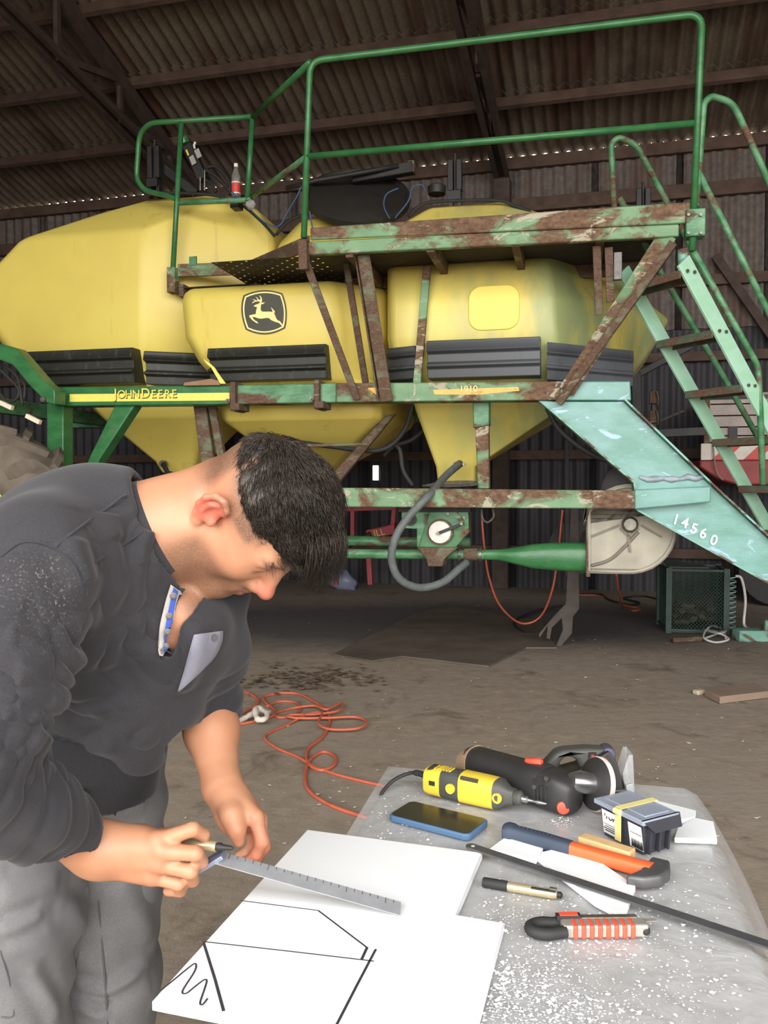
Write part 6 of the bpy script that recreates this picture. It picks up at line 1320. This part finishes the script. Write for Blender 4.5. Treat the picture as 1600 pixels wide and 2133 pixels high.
# ------------------------------------------------------------------ shirt details
M_PLK = mat_cloth('placket_cloth', C(166, 160, 154), C(180, 174, 168)); M_PLB = mat_cloth('placket_blue', C(58, 84, 168), C(66, 94, 180)); M_PKT = mat_cloth('pocket_cloth', C(122, 122, 134), C(138, 138, 150))
def strip(name, left, right, tree, mat, parent, off=.003, n=4):
    L_, R_ = spline([(a, b, 0) for a, b in left], 6), spline([(a, b, 0) for a, b in right], 6); mb = MB(); N = n+1
    for p, q in zip(L_, R_):
        for k in range(N): t = k/n; mb.v.append(tuple(onto(tree, p.x+(q.x-p.x)*t, p.y+(q.y-p.y)*t, off)))
    for i in range(len(L_)-1):
        for k in range(n): a = i*N+k; mb.f.append((a, a+1, a+1+N, a+N))
    o = mb.build(name, mat, parent, smooth=180); md = o.modifiers.new('thick', 'SOLIDIFY'); md.thickness = .002; md.offset = 0; return o
plk = strip('placket', [(356, 1218), (346, 1250), (334, 1300), (330, 1345), (333, 1364)], [(381, 1236), (372, 1262), (366, 1300), (352, 1340), (340, 1366)], T_SHIRT, M_PLK, shirt, .006)
strip('placket_stripe', [(362, 1224), (355, 1255), (346, 1300), (342, 1340), (341, 1358)], [(371, 1231), (364, 1260), (358, 1300), (351, 1338), (345, 1358)], T_SHIRT, M_PLB, shirt, .0085)
M_BTN = simple('button_dark', C(84, 82, 84), .35, .3, .1, 40)
for x, y in ((361, 1241), (353, 1283), (349, 1316), (345, 1346)):
    p = onto(T_SHIRT, x, y, .011); MB().lathe([(.0048, 0), (.0048, .002), (.0028, .0024), (.0028, .0012)], p, Vector((.35, -.9, .1)), 16).build('button', M_BTN, shirt, smooth=40)
strip('pocket', [(404, 1322), (396, 1350), (384, 1395), (370, 1440)], [(464, 1314), (461, 1340), (440, 1378), (374, 1440)], T_SHIRT, M_PKT, shirt, .004, 6)
p = onto(T_SHIRT, 447, 1328, .008); MB().lathe([(.005, 0), (.005, .002)], p, Vector((.5, -.8, 0)), 14).build('button', M_BTN, shirt)
def seam(pts, tree, parent, mat, r=.0016, off=.0005):
    MB().tube(spline([onto(tree, x, y, off) for x, y in pts], 5), r, 6).build('seam', mat, parent, smooth=180)
M_SEAM = mat_cloth('seam_thread', C(44, 45, 52), C(54, 54, 62))
seam([(118, 1138), (150, 1112), (185, 1085), (225, 1058), (262, 1032), (312, 1022)], T_SHIRT, shirt, M_SEAM, .002); seam([(165, 1192), (210, 1164), (255, 1136), (298, 1108)], T_SHIRT, shirt, M_SEAM, .0016)
seam([(2, 1160), (40, 1132), (80, 1130), (120, 1145), (150, 1172), (168, 1210), (180, 1270), (165, 1330), (140, 1365)], T_SHIRT, shirt, M_SEAM, .0018)
# collar band round the neck, open at the placket
c0_ = NB; x_ = ax_.orthogonal().normalized(); y_ = ax_.cross(x_); gd = V(405, 1240, 1.2)-c0_; ga = math.atan2(gd.dot(y_), gd.dot(x_)); rings = []
for i in range(61):
    t = ga+R(16)+R(328)*i/60; rd = x_*math.cos(t)+y_*math.sin(t)
    rings.append([c0_+rd*r_+ax_*h_ for r_, h_ in ((.0715, -.034), (.0835, -.036), (.0855, -.024), (.083, -.008), (.078, -.004), (.0715, -.010))])
MB().loft(rings).build('collar', M_SHIRT, shirt, smooth=60)
# ------------------------------------------------------------------ black under-jacket hem with drawcords
J_ = Field((-.78, 1.08, .74), (-.26, 1.62, 1.06), .004)
J_.cap(A3(PEL)+[.0, 0, .10], A3(PEL)+[.005, 0, -.01], .138, .140, .05); J_.cap(A3(PEL)+[.04, -.03, .10], A3(V(222, 1630, 1.31)), .11, .08, .05)
J_.shell(.009); _, X_, Y_, Z_ = J_._box(J_.lo, J_.lo+J_.h*J_.n)
J_.D = np.maximum(J_.D, half(V(200, 1702, 1.25), (.12, 0, -1))); J_.D = np.maximum(J_.D, half(V(180, 1500, 1.3), (.3, -.1, 1)))
jv, jf = J_.mesh(2); jn = vnormals(jv, jf); jv = jv + jn*(.0035*snoise(jv, 22, 8, seed=12))[:, None]
jack = np_mesh('jacket_hem', jv, jf, mat_cloth('black_fleece', C(34, 34, 36), C(44, 44, 46)), person); T_JACK = bvh(jack)
M_CORD = simple('brown_cord', C(120, 104, 94), .8, 0, .12, 40); M_MET = simple('cord_metal', C(150, 142, 132), .35, .8, .2, 40)
for x, y in ((108, 1604), (168, 1643)):
    a = onto(T_JACK, x, y, .006); b = onto(T_JACK, x, y+20, .010); c_ = onto(T_JACK, x-3, y+62, .012)
    cd = MB().tube([a, a.lerp(b, .4)], .0045, 8).build('cord_eyelet', M_MET, jack, smooth=60)
    MB().tube([b+Vector((-.004, 0, .010)), b+Vector((.005, 0, .008)), b+Vector((.006, 0, -.006)), b+Vector((-.005, 0, -.006))], .0018, 6, closed=True).build('cord_ring', M_MET, jack, smooth=60)
    MB().tube([b, b.lerp(c_, .5), c_], [.003, .0055, .0045], 8).build('drawcord', M_CORD, jack, smooth=60)
# ------------------------------------------------------------------ trousers and shoes
Tt = Field((-.80, 1.08, .02), (-.30, 1.62, 1.02), .0045)
Tt.cap(A3(H_R)+[0, 0, .03], A3(H_L)+[0, 0, .03], .105, .105, .05); Tt.cap(A3(PEL), A3(PEL)+[0, 0, .05], .125, .12, .04)
for Hh, K, An in ((H_R, K_R, AN_R), (H_L, K_L, AN_L)):
    Tt.chain([A3(Hh), A3(Hh.lerp(K, .5)), A3(K), A3(K.lerp(An, .45)), A3(An)+[0, 0, .0]], [.105, .098, .083, .078, .07], .025)
Tt.shell(.01); _, X_, Y_, Z_ = Tt._box(Tt.lo, Tt.lo+Tt.h*Tt.n)
Tt.D = np.maximum(Tt.D, half(Vector((0, 0, .05)), (0, 0, -1))); Tt.D = np.maximum(Tt.D, half(Vector((0, 0, 1.0)), (0, 0, 1)))
tv, tf = Tt.mesh(2); del Tt; tn = vnormals(tv, tf)
d = .004*snoise(tv, 18, 8, seed=21) + .0015*snoise(tv, 45, 8, seed=22)
for Hh, K, An in ((H_R, K_R, AN_R), (H_L, K_L, AN_L)):
    rel = tv-A3(K); m = np.exp(-(rel[:, 2]/.12)**2)*sst(np.linalg.norm(rel[:, :2], axis=1), .14, .1); d += m*.0035*np.sin((rel[:, 2]+rel[:, 0]*.5)*80+4.5*snoise(tv, 13, 8, seed=23))
    rel = tv-A3(Hh); m = sst(np.linalg.norm(rel[:, :2], axis=1), .16, .12)*sst(rel[:, 2], -.34, -.26)*sst(rel[:, 2], .0, -.06); d += m*.0032*np.sin((rel[:, 2]*.7+rel[:, 0]*.8)*55+3.0*snoise(tv, 11, 8, seed=24))
_t1 = BVHTree.FromPolygons([Vector(p) for p in tv], [tuple(int(i) for i in q) for q in tf])
d += add_folds(tv, _t1, [((150, 2042), (210, 2069), (300, 2016)), ((221, 2054), (270, 2035), (318, 2000)), ((232, 2092), (280, 2070), (318, 2042)), ((160, 2085), (200, 2110), (225, 2105)), ((200, 1700), (250, 1690), (305, 1672)), ((0, 1866), (60, 1860), (124, 1835)), ((0, 1934), (40, 1925), (90, 1900)), ((140, 1880), (170, 1960), (150, 2030)), ((240, 1840), (290, 1900), (315, 1960)), ((60, 2010), (90, 2060), (120, 2120)), ((150, 1800), (175, 1850), (165, 1900))], .007, .010)
tv = tv + tn*d[:, None]; tv = lap(tv, tf, .4)
M_TRS = mat_cloth('grey_trousers', C(104, 104, 106), C(120, 119, 118), 300)
trs = np_mesh('trousers', tv, tf, M_TRS, person); T_TRS = bvh(trs)
M_TSEAM = mat_cloth('trouser_seam', C(84, 84, 84), C(96, 96, 95))
seam([(196, 1790), (205, 1880), (213, 1970), (220, 2060), (224, 2133)], T_TRS, trs, M_TSEAM, .0016, .0002)
seam([(0, 1980), (18, 2040), (28, 2112), (2, 2118)], T_TRS, trs, M_TSEAM, .0014, .0002)
M_SHOE = simple('work_shoe', C(60, 52, 46), .7, 0, .2, 12)
for An in (AN_R, AN_L):
    f = Field((An.x-.16, An.y-.2, -.004), (An.x+.26, An.y+.14, .2), .006); a = A3(An)
    f.cap(a+[0, 0, .03], a+[0, 0, -.02], .052, .052, .02); f.chain([a+A3(-FWD*.05)+[0, 0, -.045], a+A3(FWD*.06)+[0, 0, -.04], a+A3(FWD*.17)+[0, 0, -.052]], [.044, .046, .04], .03)
    _, X_, Y_, Z_ = f._box(f.lo, f.lo+f.h*f.n); f.D = np.maximum(f.D, half(Vector((0, 0, .0012)), (0, 0, -1))); v_, f_ = f.mesh(1); np_mesh('work_shoe', v_, f_, M_SHOE, person)
# ------------------------------------------------------------------ hair: a dense cap plus combed strands
Hf = Field(tuple(HO-Vector((.2, .2, .2))), tuple(HO+Vector((.24, .24, .22))), .003)
Hf.ell(hp(-.004, 0, .044), HAX, (.094, .0772, .089), .02); Hf.ell(hp(.035, 0, .090), HAX, (.055, .060, .045), .03); Hf.ell(hp(.078, 0, .080), HAX, (.032, .05, .032), .03)
_, X_, Y_, Z_ = Hf._box(Hf.lo, Hf.lo+Hf.h*Hf.n)
def hpl(p, n): return half(Vector(hp(*p)), HF*n[0]+HL*n[1]+HU*n[2])
Hf.D = np.maximum(Hf.D, hpl((0, 0, .052), (-.18, 0, -1))); Hf.D = np.maximum(Hf.D, hpl((.092, 0, .052), (1, 0, -.85)))
hv_, hf_ = Hf.mesh(2); hn_ = vnormals(hv_, hf_)
hv_ = hv_ + hn_*(.0022*snoise(hv_, 60, 10, seed=31) + .002*snoise(hv_, 130, 10, seed=32))[:, None]
def mat_hair():
    m, nt, b = nmat('dark_brown_hair', .45); v = coord(nt); f = noise(nt, v, 260, 4, .7)
    nt.links.new(mixc(nt, ramp(nt, f, .3, .7), C(34, 28, 23), C(62, 52, 42)), b.inputs['Base Color']); bump(nt, b, noise(nt, v, 420, 3), .5, .002); return m
# skin under and just beyond the hair is shaded by clipped hair
from mathutils.kdtree import KDTree
kd = KDTree(len(hv_[::3]))
for i, p in enumerate(hv_[::3]): kd.insert(p, i)
kd.balance(); near_i = np.where(np.linalg.norm(bv-A3(HO), axis=1) < .2)[0]; fd2 = np.clip(fade, 0, 1).copy()
for i in near_i:
    dist = kd.find(bv[i])[2]
    if hx_l[i] < .062: fd2[i] = max(fd2[i], min(1.0, max(0, 1.08-dist/.022)))
person.data.attributes['fade'].data.foreach_set('value', fd2.astype(np.float32))
M_HAIR = mat_hair(); hair = np_mesh('hair', hv_, hf_, M_HAIR, person); hair['label'] = 'short dark brown hair with faded sides'
rs = np.random.RandomState(11); mb = MB(); cr = hp(-.085, 0, .105)
lc = np.stack([(hv_-A3(HO))@A3(HF), (hv_-A3(HO))@A3(HL), (hv_-A3(HO))@A3(HU)], 1)
vsel = rs.choice(len(hv_), 12000)
Fd, Ud, Ld = A3(HF), A3(HU), A3(HL)
for i in vsel:
    p = hv_[i]; n = hn_[i]; l = lc[i]
    if l[2] < .04 and n@Ud < -.5: continue
    tng = (p-cr); tng = tng - n*(tng@n); nr_ = np.linalg.norm(tng)
    if nr_ < 1e-4: continue
    tng = tng/nr_ + .35*Fd + .25*rs.normal(size=3); tng = tng - n*(tng@n)*.9; tng /= np.linalg.norm(tng)
    top = np.clip((l[2]-.05)/.06, 0, 1); ln = (.012+.02*top + (.020 if l[0] > .06 and abs(l[1]) < .045 else 0))*rs.uniform(.7, 1.3); sd = np.cross(tng, n); w = .00055
    p0 = p-n*.002; p1 = p0+tng*ln*.5+n*ln*(.10+.12*rs.rand()); p2 = p0+tng*ln+n*ln*(.04+.16*rs.rand()) - np.array([0, 0, (.012 if l[0] > .06 and abs(l[1]) < .045 else 0)])
    k = len(mb.v); mb.v += [tuple(p0-sd*w), tuple(p0+sd*w), tuple(p1-sd*w*.8), tuple(p1+sd*w*.8), tuple(p2), tuple(p1+n*w*1.4)]
    mb.f += [(k, k+1, k+3, k+2), (k+2, k+3, k+4), (k, k+2, k+5), (k+1, k+5, k+3), (k+2, k+4, k+5), (k+3, k+5, k+4)]
me = bpy.data.meshes.new('hair_strands'); me.from_pydata(mb.v, [], mb.f); me.validate(); me.polygons.foreach_set('use_smooth', [True]*len(me.polygons))
hs_ = put('hair_strands', me, M_HAIR, hair); hs_['kind'] = 'stuff'
# fine stubble of the faded sides
# ------------------------------------------------------------------ pen and steel square in the right hand
pa, pb_ = V(330, 1752, 1.100), V(486, 1767, 1.068); d = (pb_-pa).normalized()
pen = empty('paint_marker', pa, 0, 'gold paint marker held in the right hand of the man', 'marker')
def prel(mbld, nm, mat): mbld.v = [tuple(Vector(v)-pa) for v in mbld.v]; return mbld.build(nm, mat, pen, smooth=40)
lnp = (pb_-pa).length
prel(MB().lathe([(.005, 0), (.0066, .004), (.0066, lnp-.026), (.0058, lnp-.024)], pa, d, 18), 'barrel', M_GOLD)
prel(MB().lathe([(.0055, lnp-.025), (.0055, lnp-.018), (.004, lnp-.016), (.003, lnp-.004), (.0016, lnp)], pa, d, 16), 'tip', M_DARK)
sq0 = V(452, 1786, 1.085); sq1 = G(834, 1893, TF+bt+.0045); d = (sq1-sq0); side_ = Vector((-.18, 1, .28)); side_ = (side_ - d.normalized()*side_.dot(d.normalized())).normalized()
sq = empty('steel_square', sq1, 0, 'steel ruler blade held by the man, its far end resting on the white board', 'ruler')
M_STL = simple('brushed_steel', C(158, 160, 164), .4, .25, .08, 60)
def srel(mbld, nm, mat, **k): mbld.v = [tuple(Vector(v)-sq1) for v in mbld.v]; return mbld.build(nm, mat, sq, **k)
nrm = d.normalized().cross(side_)
srel(MB().bar(sq0, sq1, .0012, .025, side_), 'blade', M_STL)
st0, st1 = V(405, 1815, 1.088), V(466, 1778, 1.084)
srel(MB().bar(st0, st1, .006, .02, side_), 'stock', simple('blue_grey_stock', C(150, 158, 184), .35, .5, .1, 40), bevel=.001)
M_TICK = simple('tick_ink', C(60, 60, 64), .5, .2, .1, 40)
dn_ = d.normalized(); up_ = nrm if nrm.z > 0 else -nrm
for i in range(22):
    p = sq0 + d*(.06+.9*i/21); srel(MB().bar(p + up_*.0008 + side_*.0125, p + up_*.0008 + side_*(.0065 if i % 5 else .002), .0006, .0004, up_), 'graduation', M_TICK)
